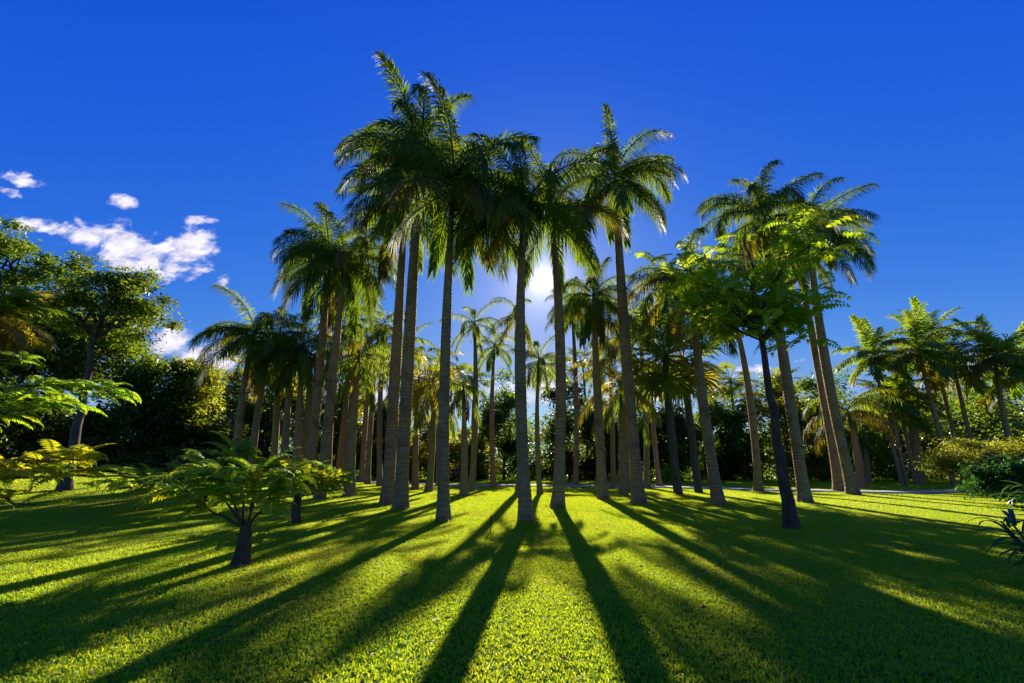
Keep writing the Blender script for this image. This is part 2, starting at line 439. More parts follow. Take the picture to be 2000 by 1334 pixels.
# ---------------------------------------------------------------- grass
def blade_patch(name, n, size, lmin, lmax, w, seed):
    rng = np.random.default_rng(seed)
    C = np.zeros((n, 3)); C[:, :2] = rng.uniform(-size / 2, size / 2, (n, 2))
    # clumping: pull blades a little towards tuft centres
    K = rng.uniform(-size / 2, size / 2, (max(n // 14, 1), 2))
    k = K[rng.integers(0, len(K), n)]
    m = rng.random(n) < .6
    C[m, :2] = (k + rng.normal(0, .016 * max(1, w / .011), (n, 2)))[m]
    az = rng.uniform(0, 2 * np.pi, n); el = rng.uniform(R(14), R(72), n)
    D = np.stack([np.cos(az) * np.cos(el), np.sin(az) * np.cos(el), np.sin(el)], -1)
    S = np.stack([-np.sin(az), np.cos(az), np.zeros(n)], -1)
    tw = rng.normal(0, .5, n)[:, None]
    S = S * np.cos(tw) + np.cross(D, S) * np.sin(tw)
    l = rng.uniform(lmin, lmax, n)[:, None]; ww = (w * rng.uniform(.7, 1.3, n))[:, None]
    a = C - S * ww * .35; b = C + S * ww * .35
    m = C + D * l * .55; c = m + S * ww * .5; d = m - S * ww * .5
    t = C + D * l + np.array([0, 0, -1.0]) * l * .22 * np.cos(el)[:, None]
    V = np.stack([a, b, c, d, t], 1).reshape(-1, 3); i = np.arange(n)[:, None] * 5
    return make_mesh(name, V, [np.hstack([i, i + 1, i + 2, i + 3]), np.hstack([i + 3, i + 2, i + 4])], M_GRASS, smooth=False)

def grass_object(name, label, pts, rots, idx, meshes):
    meshes = meshes[::-1]   # a join lists its last link first
    obs = [bpy.data.objects.new('grass_patch', m) for m in meshes]
    me = bpy.data.meshes.new(name)
    me.from_pydata([tuple(p) for p in pts], [], [])
    at = me.attributes.new('rot', 'FLOAT_VECTOR', 'POINT'); at.data.foreach_set('vector', np.asarray(rots, np.float32).ravel())
    ai = me.attributes.new('pick', 'INT', 'POINT'); ai.data.foreach_set('value', np.asarray(idx, np.int32))
    me.materials.append(M_GRASS)
    o = link(name, me)
    ng = bpy.data.node_groups.new(name, 'GeometryNodeTree')
    ng.interface.new_socket('Geometry', in_out='INPUT', socket_type='NodeSocketGeometry')
    ng.interface.new_socket('Geometry', in_out='OUTPUT', socket_type='NodeSocketGeometry')
    gi = ng.nodes.new('NodeGroupInput'); go = ng.nodes.new('NodeGroupOutput')
    jn = ng.nodes.new('GeometryNodeJoinGeometry')
    for ob in obs:
        oi = ng.nodes.new('GeometryNodeObjectInfo'); oi.inputs['Object'].default_value = ob
        oi.inputs['As Instance'].default_value = True
        ng.links.new(oi.outputs['Geometry'], jn.inputs[0])
    ip = ng.nodes.new('GeometryNodeInstanceOnPoints')
    ip.inputs['Pick Instance'].default_value = True
    def attr(nm, ty):
        a = ng.nodes.new('GeometryNodeInputNamedAttribute'); a.data_type = ty; a.inputs['Name'].default_value = nm
        return a.outputs['Attribute']
    ng.links.new(gi.outputs[0], ip.inputs['Points'])
    ng.links.new(jn.outputs[0], ip.inputs['Instance'])
    ng.links.new(attr('pick', 'INT'), ip.inputs['Instance Index'])
    ng.links.new(attr('rot', 'FLOAT_VECTOR'), ip.inputs['Rotation'])
    ng.links.new(ip.outputs[0], go.inputs[0])
    md = o.modifiers.new('grass', 'NODES'); md.node_group = ng
    tag(o, label, 'grass', kind='stuff')
    return o

def scatter_grass():
    rng = random.Random(5)
    def tiles(y0, y1, st):
        out = []
        for iy in range(int((y1 - y0) / st)):
            y = y0 + (iy + .5) * st
            half = 1.32 * y + 4 * st
            for ix in range(-int(half / st) - 1, int(half / st) + 1):
                x = (ix + .5) * st
                if abs(x) > 62: continue
                if np.min(np.hypot(PP[:, 0] - x, PP[:, 1] - y)) < PATH_W + st * .62: continue
                out.append((x, y))
        return out
    def pose(x, y):
        e = .4
        gx = (hz(x + e, y) - hz(x - e, y)) / (2 * e); gy = (hz(x, y + e) - hz(x, y - e)) / (2 * e)
        n = Vector((-gx, -gy, 1)).normalized()
        q = Vector((0, 0, 1)).rotation_difference(n).to_matrix() @ Matrix.Rotation(rng.randrange(4) * math.pi / 2, 3, 'Z')
        return tuple(q.to_euler())
    near, far = tiles(1.0, 17.0, 1.0), tiles(17.0, 63.0, 2.0)
    meshes = [blade_patch('grass_near', 5200, 1.0, .025, .055, .011, s) for s in (1, 2, 3)] + \
             [blade_patch('grass_far', 9000, 2.0, .035, .075, .018, s) for s in (4, 5)]
    pts, rots, idx = [], [], []
    for (x, y) in near: pts.append((x, y, hz(x, y))); rots.append(pose(x, y)); idx.append(rng.randrange(3))
    for (x, y) in far: pts.append((x, y, hz(x, y))); rots.append(pose(x, y)); idx.append(3 + rng.randrange(2))
    grass_object('grass', 'short bright green lawn grass striped by palm shadows', pts, rots, idx, meshes)
scatter_grass()

def fallen_leaves():
    rng = np.random.default_rng(9); n = 420
    y = rng.uniform(2.5, 26, n); x = rng.uniform(-1.15, 1.15, n) * y
    C = np.stack([x, y, hterr(x, y) + .045], -1)
    az = rng.uniform(0, 6.28, n)
    D = np.stack([np.cos(az), np.sin(az), rng.normal(0, .15, n)], -1); Nn = np.stack([rng.normal(0, .35, n), rng.normal(0, .35, n), np.ones(n)], -1)
    g = Geo(); g.leaves(C, D, Nn, rng.uniform(.05, .12, n), rng.uniform(.025, .05, n), .25)
    o = link('fallen_leaves', g.mesh('fallen_leaves', M_LEAF_DRY, smooth=False)); tag(o, 'dry brown leaves scattered over the lawn', 'leaves', kind='stuff')
fallen_leaves()

# ---------------------------------------------------------------- palm fronds (shared meshes)
def frond_mesh(name, elev, bend, seed, L=4.6, n=70, ll=.82, w=.05, droop=.35, plume=26, mat=None, bare=.10, sway=.0):
    rng = np.random.default_rng(seed)
    ns = 15; s = np.linspace(0, 1, ns)
    ang = R(elev) - R(bend) * s ** 1.35
    yaw = sway * s ** 2
    step = L / (ns - 1)
    d = np.stack([np.cos(ang) * np.cos(yaw), np.cos(ang) * np.sin(yaw), np.sin(ang)], -1)
    P = np.vstack([[0, 0, 0], np.cumsum(d[:-1] * step, axis=0)])
    g = Geo(); g.tube(P, np.linspace(.05, .008, ns) * (L / 4.6), 4)
    q = np.concatenate([np.linspace(bare, 1, n), np.linspace(bare, 1, n)]) + rng.uniform(-.004, .004, 2 * n)
    q = np.clip(q, 0, 1)
    sd = np.concatenate([np.ones(n), -np.ones(n)])
    def interp(A): return np.stack([np.interp(q, s, A[:, k]) for k in range(3)], -1)
    P0 = interp(P); T = interp(d); T /= np.linalg.norm(T, axis=1)[:, None]
    up = np.array([0, 0, 1.0]); S = np.cross(up, T); S /= np.linalg.norm(S, axis=1)[:, None] + 1e-6
    U = np.cross(T, S); S = S * sd[:, None]
    f = (q - bare) / (1 - bare)
    al = R(72) - R(40) * f + rng.normal(0, .07, 2 * n)
    be = np.where(np.arange(2 * n) % 2 == 0, R(plume), R(-plume * .55)) + rng.normal(0, .16, 2 * n)
    D = T * np.cos(al)[:, None] + (S * np.cos(be)[:, None] + U * np.sin(be)[:, None]) * np.sin(al)[:, None]
    prof = np.minimum(1, .42 + 2.6 * f) * (1 - .48 * f ** 2.4)
    l = (ll * prof * rng.uniform(.82, 1.1, 2 * n))[:, None]
    dr = (droop * rng.uniform(.6, 1.5, 2 * n))[:, None]
    W = np.cross(D, U); W /= np.linalg.norm(W, axis=1)[:, None] + 1e-6
    G = np.array([0, 0, -1.0])
    pt = lambda t: P0 + D * l * (t - .25 * dr * t * t) + G * l * dr * t ** 2
    ww = w * (.75 + .5 * rng.random(2 * n))[:, None]
    V = np.stack([P0 - W * ww * .25, P0 + W * ww * .25, pt(.5) + W * ww * .5, pt(.5) - W * ww * .5, pt(1.0)], 1).reshape(-1, 3)
    i = np.arange(2 * n)[:, None] * 5
    nr = len(g.F[4][0]) + len(g.F[3][0])
    g.add(V, [np.hstack([i, i + 1, i + 2, i + 3]), np.hstack([i + 3, i + 2, i + 4])])
    return g.mesh(name, mat or M_FROND, smooth=False)

ELEVS = [86, 72, 55, 38, 20, 2, -18, -42]
BENDS = [58, 92, 98, 100, 94, 80, 58, 36]
FROND, FROND_FAR, FEATHER = {}, {}, {}
for k, (e, b) in enumerate(zip(ELEVS, BENDS)):
    for v in range(3):
        FROND[k, v] = frond_mesh('frond', e, b * (.82 + .2 * v), 100 + k * 3 + v, n=112, w=.06, ll=1.04, plume=46, droop=.42 + .05 * k, sway=(v - 1) * .25)
    for v in range(2):
        FROND_FAR[k, v] = frond_mesh('frond', e, b * (.85 + .3 * v), 200 + k * 3 + v, n=60, w=.075, ll=.92, plume=40, droop=.48 + .06 * k, sway=(v - .5) * .4, mat=M_FROND_FAR)
        FEATHER[k, v] = frond_mesh('frond', e, b * (.5 + .25 * v), 300 + k * 3 + v, L=3.0, n=56, ll=.86, w=.085, droop=.3, plume=20, sway=(v - .5) * .3, mat=M_FROND_BRIGHT)

def fan_leaf_mesh(name, elev, seed, mat):
    rng = np.random.default_rng(seed); g = Geo()
    e = R(elev); L = 1.1
    s = np.linspace(0, 1, 6); a = e - R(25) * s
    d = np.stack([np.cos(a), 0 * a, np.sin(a)], -1); P = np.vstack([[0, 0, 0], np.cumsum(d[:-1] * L / 5, axis=0)])
    g.tube(P, np.linspace(.03, .018, 6), 4)
    T = d[-1]; S = np.array([0, 1.0, 0]); U = np.cross(T, S)
    n = 26; th = np.linspace(-R(150), R(150), n) + rng.normal(0, .03, n)
    D = T[None] * np.cos(th)[:, None] + S[None] * np.sin(th)[:, None] + U[None] * rng.normal(.12, .05, n)[:, None]
    l = (.85 * (1 - .2 * np.abs(th) / R(150)) * rng.uniform(.9, 1.1, n))[:, None]
    W = np.cross(D, U); W /= np.linalg.norm(W, axis=1)[:, None]
    w = .075; G = np.array([0, 0, -1.0]); P0 = np.repeat(P[-1][None], n, 0)
    m = P0 + D * l * .55; t = P0 + D * l * .95 + G * l * rng.uniform(.08, .3, n)[:, None]
    V = np.stack([P0 - W * .012, P0 + W * .012, m + W * w * .5, m - W * w * .5, t], 1).reshape(-1, 3); i = np.arange(n)[:, None] * 5
    g.add(V, [np.hstack([i, i + 1, i + 2, i + 3]), np.hstack([i + 3, i + 2, i + 4])])
    return g.mesh(name, mat, smooth=False)
FAN = {k: fan_leaf_mesh('fan_leaf', e, 400 + k, M_FROND_FAR) for k, e in enumerate((80, 55, 30, 8, -15, -45))}

# ---------------------------------------------------------------- palms
def trunk_geo(P, r, rings, seg, flare=1.6, top=.62, rng=None, ring_d=.15):
    """P(t): centre line, r: radius, returns Geo of a ringed trunk with a swollen foot."""
    H = np.linalg.norm(P(1.0) - P(0.0))
    if rings:
        z = [0, .05, .12, .22, .34]; zz = .42
        while zz < H - .03:
            z += [zz, zz + ring_d * .72, zz + ring_d * .84]; zz += ring_d * rng.uniform(.8, 1.2)
        z = np.array(z + [H])
        groove = np.zeros(len(z)); groove[5:-1][2::3] = 1
    else:
        z = np.concatenate([[0, .06, .15, .3, .5], np.linspace(.9, H, 14)]); groove = np.zeros(len(z))
    t = z / H
    prof = 1 + (flare - 1) * (.7 * np.exp(-z / .85) + .3 * np.exp(-z / .16)) + .10 * np.exp(-((t - .42) / .22) ** 2) - (1 - top) * np.clip((t - .55) / .45, 0, 1) ** 1.5
    prof *= 1 - .075 * groove
    if rng is not None: prof *= 1 + np.array([rng.uniform(-.012, .012) for _ in z])
    g = Geo(); g.tube(np.array([P(q) for q in t]), r * prof, seg)
    return g

def set_mat(o, m):
    o.material_slots[0].link = 'OBJECT'; o.material_slots[0].material = m

def palm(name, label, group, base, top, r, L, nf, seed, kind='royal', old=.07, gold=0.0, far=False, shaft=1.5, cat='palm tree', emax=74, emin=-48, custom=None, flare=1.8, bare=()):
    """base, top: world points of the foot and of the frond attachment."""
    rng = random.Random(seed)
    root = empty(name, base); tag(root, label, cat, group)
    b = Vector((0, 0, -.06)); tp = Vector(top) - Vector(base)
    bow = Vector((rng.uniform(-.25, .25), rng.uniform(-.25, .25), 0)) * (tp.length / 12)
    def C(t):
        v = b.lerp(tp, t) + bow * (4 * t * (1 - t)); return np.array(v)
    H = tp.length; ts = 1 - shaft / H
    if kind == 'royal':
        g = trunk_geo(lambda t: C(t * ts), r, not far, 10 if far else 16, rng=rng, flare=flare)
        link('trunk', g.mesh('trunk', M_ROYAL_FAR if far else M_ROYAL), root)
        tt = np.linspace(ts - .004, 1.0, 9)
        pr = r * np.array([.60, .66, .68, .64, .56, .47, .38, .30, .2])
        g = Geo(); g.tube(np.array([C(q) for q in tt]), pr, 8 if far else 12)
        link('crownshaft', g.mesh('crownshaft', M_SHAFT), root)
    else:
        g = trunk_geo(lambda t: C(t), r, False, 8, flare=1.3, top=.75, rng=rng)
        link('trunk', g.mesh('trunk', M_ROYAL_FAR if kind == 'feather' else M_BARK), root)
    lib = {'royal': FROND_FAR if far else FROND, 'feather': FEATHER, 'fan': FAN}[kind]
    az0 = rng.uniform(0, 360)
    specs = custom or []
    if kind == 'royal': nf = int(nf * (1.15 if far else 1.55))
    for i in range(nf):
        f = (i + .5) / nf
        specs = specs + [(az0 + i * 137.5 + rng.uniform(-14, 14), emax + (emin - emax) * f ** .9 + rng.uniform(-8, 8))]
    for i, (az, el) in enumerate(specs):
        if any((az - a0) % 360 <= (a1 - a0) % 360 and el < e1 for (a0, a1, e1) in bare): continue   # fronds left out on purpose so the sun shines through the crown
        if kind == 'fan':
            k = int(np.argmin([abs(el - e) for e in (80, 55, 30, 8, -15, -45)])); me = FAN[k]
            sc = L * rng.uniform(.85, 1.1)
        else:
            k = int(np.argmin([abs(el - e) for e in ELEVS]))
            me = lib[k, rng.randrange(3 if lib is FROND else 2)]
            sc = L / (3.0 if lib is FEATHER else 4.6) * rng.uniform(.88, 1.08)
            el0 = ELEVS[k]
        off = max(0, (30 - el) / 120) * shaft * .35 if kind == 'royal' else rng.uniform(0, .25)
        p = C(1.0) - np.array([0, 0, off + .05])
        rot = Euler((rng.uniform(-.15, .15), rng.uniform(-.08, .08), R(az)))
        o = link('fan_leaf' if kind == 'fan' else 'frond', me, root, p, rot, (sc,) * 3)
        age = rng.random()
        if gold and age < gold: set_mat(o, M_FROND_GOLD)
        elif el < 12 and age < old * (3 if el < -10 else 1.2): set_mat(o, M_FROND_OLD)
    return root

def thatched_palm(label, base, top, r, seed):
    root = palm('thatched_palm', label, None, base, top, r, 1.7, 24, seed, kind='feather', gold=.55, old=1, emin=-62)
    rng = np.random.default_rng(seed); n = 150; H = top[2] - base[2]
    a = rng.uniform(0, 2 * np.pi, n); z = H - rng.uniform(.25, 1.0, n)
    C = np.stack([np.cos(a) * r, np.sin(a) * r, z], -1) + np.array([top[0] - base[0], 0, 0])
    D = np.stack([np.cos(a) * .22, np.sin(a) * .22, -np.ones(n)], -1); Nn = np.stack([np.cos(a), np.sin(a), np.zeros(n)], -1)
    g = Geo(); g.leaves(C, D, Nn, rng.uniform(.6, 1.2, n), rng.uniform(.06, .12, n), .15)
    link('dead_leaf_skirt', g.mesh('dead_leaf_skirt', M_FIBRE, smooth=False), root)

PALMS = [  # label, group, base, top, radius, frond length, fronds, seed, options
    ('tall royal palm just left of centre, front trunk of the crossing pair', 'royal palms standing on the open lawn', (-4.37, 17.9, -0.01), (-4.62, 17.9, 16.56), 0.235, 4.6, 15, 11, {'custom': [(165, 72), (178, 55), (172, 60), (188, 38), (95, 84), (140, 72), (60, 72)]}),
    ('royal palm half hidden behind the front trunk of the pair left of centre', 'royal palms standing on the open lawn', (-5.7, 20.78, -0.03), (-5.99, 20.78, 15.21), 0.25, 4.0, 14, 12, {'emin': -30}),
    ('royal palm with slim leaning trunk, first right of the crossing pair', 'royal palms standing on the open lawn', (-2.12, 14.24, -0.01), (-2.28, 14.24, 12.3), 0.165, 4.1, 15, 13, {'custom': [(150, 60), (165, 50), (-35, -18), (10, 20), (-60, -18)]}),
    ('royal palm with pale swollen trunk nearest the camera, just left of the sun', 'royal palms standing on the open lawn', (0.45, 14.38, -0.02), (0.5, 14.38, 11.47), 0.18, 3.8, 15, 14, {'custom': [(90, 84), (180, 2)], 'bare': [(40, 110, 20), (250, 330, 30), (-20, 20, -10)]}),
    ('royal palm whose trunk stands right of the sun', 'royal palms standing on the open lawn', (1.84, 18.44, 0.02), (1.88, 18.44, 13.97), 0.21, 4.0, 15, 15, {'custom': [(60, 80), (170, 20), (5, 20)], 'bare': [(80, 130, 8), (230, 290, 8)]}),
    ('tall royal palm with one drooping frond hanging on its right side', 'royal palms standing on the open lawn', (5.84, 20.92, -0.02), (5.94, 20.92, 17.77), 0.25, 4.2, 14, 16, {'custom': [(110, 84), (8, 60), (-5, 38), (2, -10), (15, 38), (190, -42)]}),
    ('royal palm with dark sunless crown, first right of the sun', 'royal palms standing on the open lawn', (4.74, 23.62, -0.0), (4.83, 23.62, 11.48), 0.225, 3.2, 15, 17, {}),
    ('royal palm standing on the lawn half under the leafy young tree', 'royal palms standing on the open lawn', (8.94, 19.66, -0.02), (9.01, 19.66, 10.38), 0.21, 3.7, 15, 18, {'custom': [(175, 38), (185, 20), (200, 2), (180, -18)], 'gold': 0.12}),
    ('royal palm with its tall crown rising behind the leafy young tree', 'royal palms standing on the open lawn', (13.49, 20.92, 0.02), (13.99, 20.92, 15.14), 0.23, 4.0, 15, 19, {'custom': [(95, 84), (175, 38), (60, 72), (20, 55)]}),
    ('left trunk of the two parallel royal palms right of the young tree', 'royal palms standing on the open lawn', (21.98, 30.34, 0.03), (22.27, 30.34, 18.45), 0.26, 3.9, 12, 20, {}),
    ('right trunk of the two parallel royal palms right of the young tree', 'royal palms standing on the open lawn', (20.14, 26.7, 0.01), (20.94, 26.7, 17.64), 0.26, 4.5, 14, 21, {'custom': [(90, 84), (5, 55), (-5, 38), (-20, -18), (10, 20), (0, 45)]}),
    ('royal palm with plain pale trunk ending in the leaves of the young tree', 'royal palms standing on the open lawn', (16.94, 31.06, -0.01), (17.05, 31.06, 13.95), 0.23, 3.3, 13, 22, {}),
    ('slender royal palm beside the path, first left of the dark crowned palm', 'slender palms in the middle distance', (5.8, 41.08, -0.0), (6.11, 41.08, 17.54), 0.22, 3.5, 14, 23, {}),
    ('leftmost royal palm of the left clump, fronds arching over open sky', 'royal palms of the clump left of centre', (-15.72, 25.66, 0.49), (-16.22, 25.66, 9.79), 0.2, 3.8, 9, 31, {'custom': [(178, 38), (182, 2), (60, 72), (200, 20)]}),
    ('royal palm with short pale trunk, second from the left edge of the clump', 'royal palms of the clump left of centre', (-15.41, 26.54, 0.45), (-15.58, 26.54, 9.24), 0.19, 3.2, 13, 32, {'far': True}),
    ('royal palm third from the left in the left clump, dark trunk', 'royal palms of the clump left of centre', (-13.82, 27.0, 0.29), (-14.47, 27.0, 8.74), 0.2, 3.3, 13, 33, {'far': True}),
    ('royal palm fourth from the left in the left clump, reddish trunk', 'royal palms of the clump left of centre', (-12.56, 26.2, 0.18), (-13.4, 26.2, 9.04), 0.21, 3.4, 13, 34, {'far': True}),
    ('royal palm close left of the two tall trunks in the left clump', 'royal palms of the clump left of centre', (-12.45, 27.0, 0.17), (-13.2, 27.0, 8.74), 0.22, 3.2, 12, 35, {'far': True}),
    ('tall royal palm with wide crown, left of the two tall trunks of the clump', 'royal palms of the clump left of centre', (-11.16, 24.8, 0.1), (-11.79, 24.8, 14.82), 0.24, 4.2, 15, 36, {'custom': [(165, 55), (180, 20), (190, -18), (150, 72)]}),
    ('tall royal palm with slim shaft, right of the two tall trunks of the clump', 'royal palms of the clump left of centre', (-9.78, 23.06, 0.04), (-9.96, 23.06, 13.38), 0.215, 4.0, 14, 37, {'custom': [(20, 55), (60, 72), (0, 2), (330, -18)]}),
    ('royal palm with pointed bare trunk top showing against the sky', 'royal palms of the clump left of centre', (-11.81, 30.34, 0.12), (-11.85, 30.34, 9.24), 0.19, 3.2, 13, 38, {'far': True}),
    ('thick trunked royal palm on the right of the left clump', 'royal palms of the clump left of centre', (-9.22, 25.72, 0.02), (-9.51, 25.72, 8.4), 0.25, 3.3, 14, 39, {'gold': 0.2, 'far': True}),
    ('thin royal palm with yellow fronds, right side of the left clump', 'royal palms of the clump left of centre', (-13.8, 41.04, 0.27), (-14.16, 41.04, 11.93), 0.22, 3.6, 13, 40, {'gold': 0.75, 'far': True}),
    ('thin royal palm last on the right of the left clump', 'royal palms of the clump left of centre', (-12.27, 38.2, 0.19), (-12.55, 38.2, 13.19), 0.2, 3.5, 14, 41, {'far': True}),
    ('small golden palm seen just right of the crossing pair', 'slender palms in the middle distance', (-7.03, 32.8, 0.0), (-7.29, 32.8, 8.41), 0.2, 3.8, 15, 51, {'far': True, 'gold': 0.7, 'emin': -60}),
    ('small golden palm with hanging fronds left of the slim leaning trunk', 'slender palms in the middle distance', (-5.48, 29.68, 0.03), (-5.57, 29.68, 7.51), 0.2, 3.8, 15, 52, {'far': True, 'gold': 0.75, 'emin': -65}),
    ('very slender palm with small sparse crown right of the slim leaning trunk', 'slender palms in the middle distance', (-2.76, 26.0, 0.0), (-3.0, 26.0, 6.45), 0.19, 2.4, 11, 53, {'far': True}),
    ('slender palm with round brownish crown left of the open patch of sky', 'slender palms in the middle distance', (-2.82, 31.46, 0.0), (-2.95, 31.46, 12.48), 0.2, 2.8, 13, 54, {'far': True}),
    ('slender palm with small round crown in the middle of the sky gap', 'slender palms in the middle distance', (-1.5, 36.6, 0.01), (-1.55, 36.6, 12.13), 0.2, 2.8, 14, 55, {'far': True}),
    ('slender palm standing close behind the swollen trunk left of the sun', 'slender palms in the middle distance', (0.52, 32.9, -0.0), (0.59, 32.9, 13.69), 0.22, 3.4, 13, 56, {'far': True, 'old': 0.3, 'bare': [(300, 50, 90)]}),
    ('thin pale palm with dark little crown below the sun', 'slender palms in the middle distance', (1.77, 28.42, -0.03), (1.86, 28.42, 8.76), 0.15, 2.5, 19, 57, {'far': True}),
    ('thin palm with bright yellow-green crown left of the drooping frond palm', 'slender palms in the middle distance', (6.55, 26.68, 0.02), (6.82, 26.68, 6.81), 0.2, 3.6, 14, 58, {'far': True, 'gold': 0.5}),
    ('thin palm close behind the trunk of the drooping frond palm', 'slender palms in the middle distance', (7.54, 29.06, 0.03), (8.15, 29.06, 11.19), 0.2, 3.8, 14, 59, {'far': True, 'gold': 0.25}),
    ('fan palm with dark spiky crown between drooping frond palm and young tree', 'slender palms in the middle distance', (9.83, 26.74, 0.01), (9.92, 26.74, 8.67), 0.24, 2.1, 26, 60, {'kind': 'fan'}),
    ('fan palm with yellowing spiky crown, right of the dark spiky one', 'slender palms in the middle distance', (12.08, 29.22, -0.01), (12.03, 29.22, 8.96), 0.24, 1.9, 24, 61, {'kind': 'fan', 'gold': 0.3}),
    ('low palm with long arching fronds behind the two parallel trunks', 'slender palms in the middle distance', (27.03, 34.9, 0.01), (27.31, 34.9, 6.09), 0.26, 4.2, 14, 62, {'far': True, 'emin': -30, 'old': 0.5}),
    ('short pale palm trunk right of the two parallel royal palms', 'slender palms in the middle distance', (37.4, 47.08, 0.02), (37.95, 47.08, 4.9), 0.25, 3.2, 12, 63, {'far': True}),
    ('royal palm seen low between the second and third trunks of the left clump', 'royal palms of the clump left of centre', (-15.2, 28.62, 0.42), (-16.34, 28.62, 11.04), 0.2, 3.2, 13, 64, {'far': True}),
    ('royal palm filling the gap right of the two tall trunks of the clump', 'royal palms of the clump left of centre', (-13.32, 32.62, 0.26), (-14.13, 32.62, 12.71), 0.2, 3.4, 13, 65, {'far': True, 'gold': 0.1}),
    ('royal palm rising behind the pointed bare trunk in the left clump', 'royal palms of the clump left of centre', (-12.59, 33.76, 0.21), (-13.24, 33.76, 13.73), 0.2, 3.5, 13, 66, {'far': True}),
    ('royal palm just left of the crossing pair, feathery crown at its side', 'royal palms of the clump left of centre', (-10.76, 36.66, 0.09), (-11.53, 36.66, 14.28), 0.2, 3.5, 13, 67, {'far': True}),
    ('low royal palm behind the feet of the crossing pair', 'slender palms in the middle distance', (-10.75, 40.2, 0.08), (-11.13, 40.2, 10.96), 0.19, 3.2, 13, 68, {'far': True, 'gold': 0.4}),
    ('royal palm close left of the drooping frond palm trunk, hanging crown', 'slender palms in the middle distance', (8.62, 38.48, -0.02), (9.02, 38.48, 13.28), 0.19, 3.2, 14, 69, {'far': True, 'gold': 0.3}),
    ('royal palm right of the drooping frond palm, fringed hanging crown', 'slender palms in the middle distance', (10.31, 34.52, -0.01), (10.73, 34.52, 14.14), 0.2, 3.4, 14, 70, {'far': True, 'gold': 0.2}),
    ('low golden palm between drooping frond palm and dark fan palm', 'slender palms in the middle distance', (12.62, 38.52, 0.01), (12.77, 38.52, 10.32), 0.18, 2.8, 13, 80, {'far': True, 'gold': 0.5}),
    ('golden palm with short crown just left of the slim leaning trunk', 'slender palms in the middle distance', (-6.59, 40.22, -0.01), (-7.0, 40.22, 11.47), 0.18, 3.0, 13, 81, {'far': True, 'gold': 0.55}),
    ('palm with feathery crown between the crossing pair and the golden palms', 'slender palms in the middle distance', (-9.32, 39.56, 0.01), (-9.94, 39.56, 13.19), 0.19, 3.2, 13, 82, {'far': True, 'gold': 0.2}),
    ('thin palm with low crown right behind the dark crowned palm', 'slender palms in the middle distance', (7.86, 41.1, -0.0), (8.69, 41.1, 11.01), 0.18, 2.8, 13, 83, {'far': True, 'gold': 0.15}),
    ('low palm with yellow hanging fronds right behind the drooping frond palm', 'slender palms in the middle distance', (10.96, 39.98, -0.0), (11.6, 39.98, 9.56), 0.18, 2.8, 13, 84, {'far': True, 'gold': 0.6}),
    ('leftmost feather palm of the right group, orange fruit below its crown', 'feather palms behind the hedge on the right', (34.72, 40.0, -0.01), (35.04, 40.0, 12.18), 0.15, 3.8, 21, 71, {'kind': 'feather', 'emax': 90}),
    ('feather palm with low crown over bare trunks in the right group', 'feather palms behind the hedge on the right', (36.89, 41.0, -0.0), (37.53, 41.0, 8.6), 0.16, 3.8, 21, 72, {'gold': 0.2, 'kind': 'feather', 'emax': 90}),
    ('feather palm with clean slanting trunk, tallest left of the right group', 'feather palms behind the hedge on the right', (37.37, 38.0, -0.02), (37.55, 38.0, 12.24), 0.16, 4.1, 20, 73, {'kind': 'feather', 'emax': 90}),
    ('feather palm whose crown tops the right group', 'feather palms behind the hedge on the right', (42.17, 42.0, -0.01), (42.84, 42.0, 14.62), 0.16, 4.1, 20, 74, {'kind': 'feather', 'emax': 90}),
    ('feather palm between the topmost crown and the rightmost one', 'feather palms behind the hedge on the right', (40.71, 39.0, 0.01), (41.3, 39.0, 10.83), 0.17, 3.8, 19, 75, {'gold': 0.2, 'kind': 'feather', 'emax': 90}),
    ('rightmost feather palm with broad crown and brown trunk', 'feather palms behind the hedge on the right', (41.88, 37.0, 0.03), (43.25, 37.0, 11.39), 0.18, 4.4, 21, 76, {'kind': 'feather', 'emax': 90}),
    ('feather palm cut by the right edge of the picture', 'feather palms behind the hedge on the right', (45.74, 38.0, 0.01), (46.66, 38.0, 10.21), 0.18, 4.6, 21, 77, {'kind': 'feather', 'emax': 90}),
    ('thick pale trunked palm deep in the right group', 'feather palms behind the hedge on the right', (40.01, 44.0, -0.01), (40.62, 44.0, 7.79), 0.34, 3.6, 18, 78, {'kind': 'feather', 'emax': 90}),
    ('thin palm with trunk in shade left of the thick pale trunk', 'feather palms behind the hedge on the right', (35.12, 40.0, -0.01), (35.57, 40.0, 7.95), 0.14, 3.4, 18, 79, {'gold': 0.3, 'kind': 'feather', 'emax': 90}),
    ('far fan palm on the skyline right of the slim leaning trunk', 'far palms on the skyline', (-8.15, 58.0, 0.0), (-8.22, 58.0, 13.65), 0.16, 1.9, 16, 90, {'kind': 'fan'}),
    ('far fan palm on the skyline behind the round brownish crown', 'far palms on the skyline', (-5.32, 61.0, 0.03), (-5.35, 61.0, 13.74), 0.16, 1.9, 16, 91, {'kind': 'fan'}),
    ('far fan palm on the skyline just right of the trunk beside the sun', 'far palms on the skyline', (7.13, 64.0, 0.02), (7.22, 64.0, 15.93), 0.16, 1.9, 16, 92, {'kind': 'fan'}),
    ('far fan palm on the skyline left of the dark crowned palm', 'far palms on the skyline', (9.62, 58.0, 0.0), (9.81, 58.0, 15.83), 0.16, 1.9, 16, 93, {'kind': 'fan'}),
    ('far fan palm on the skyline right of the drooping frond palm', 'far palms on the skyline', (19.95, 61.0, 0.02), (20.05, 61.0, 13.52), 0.16, 1.9, 16, 94, {'kind': 'fan'}),
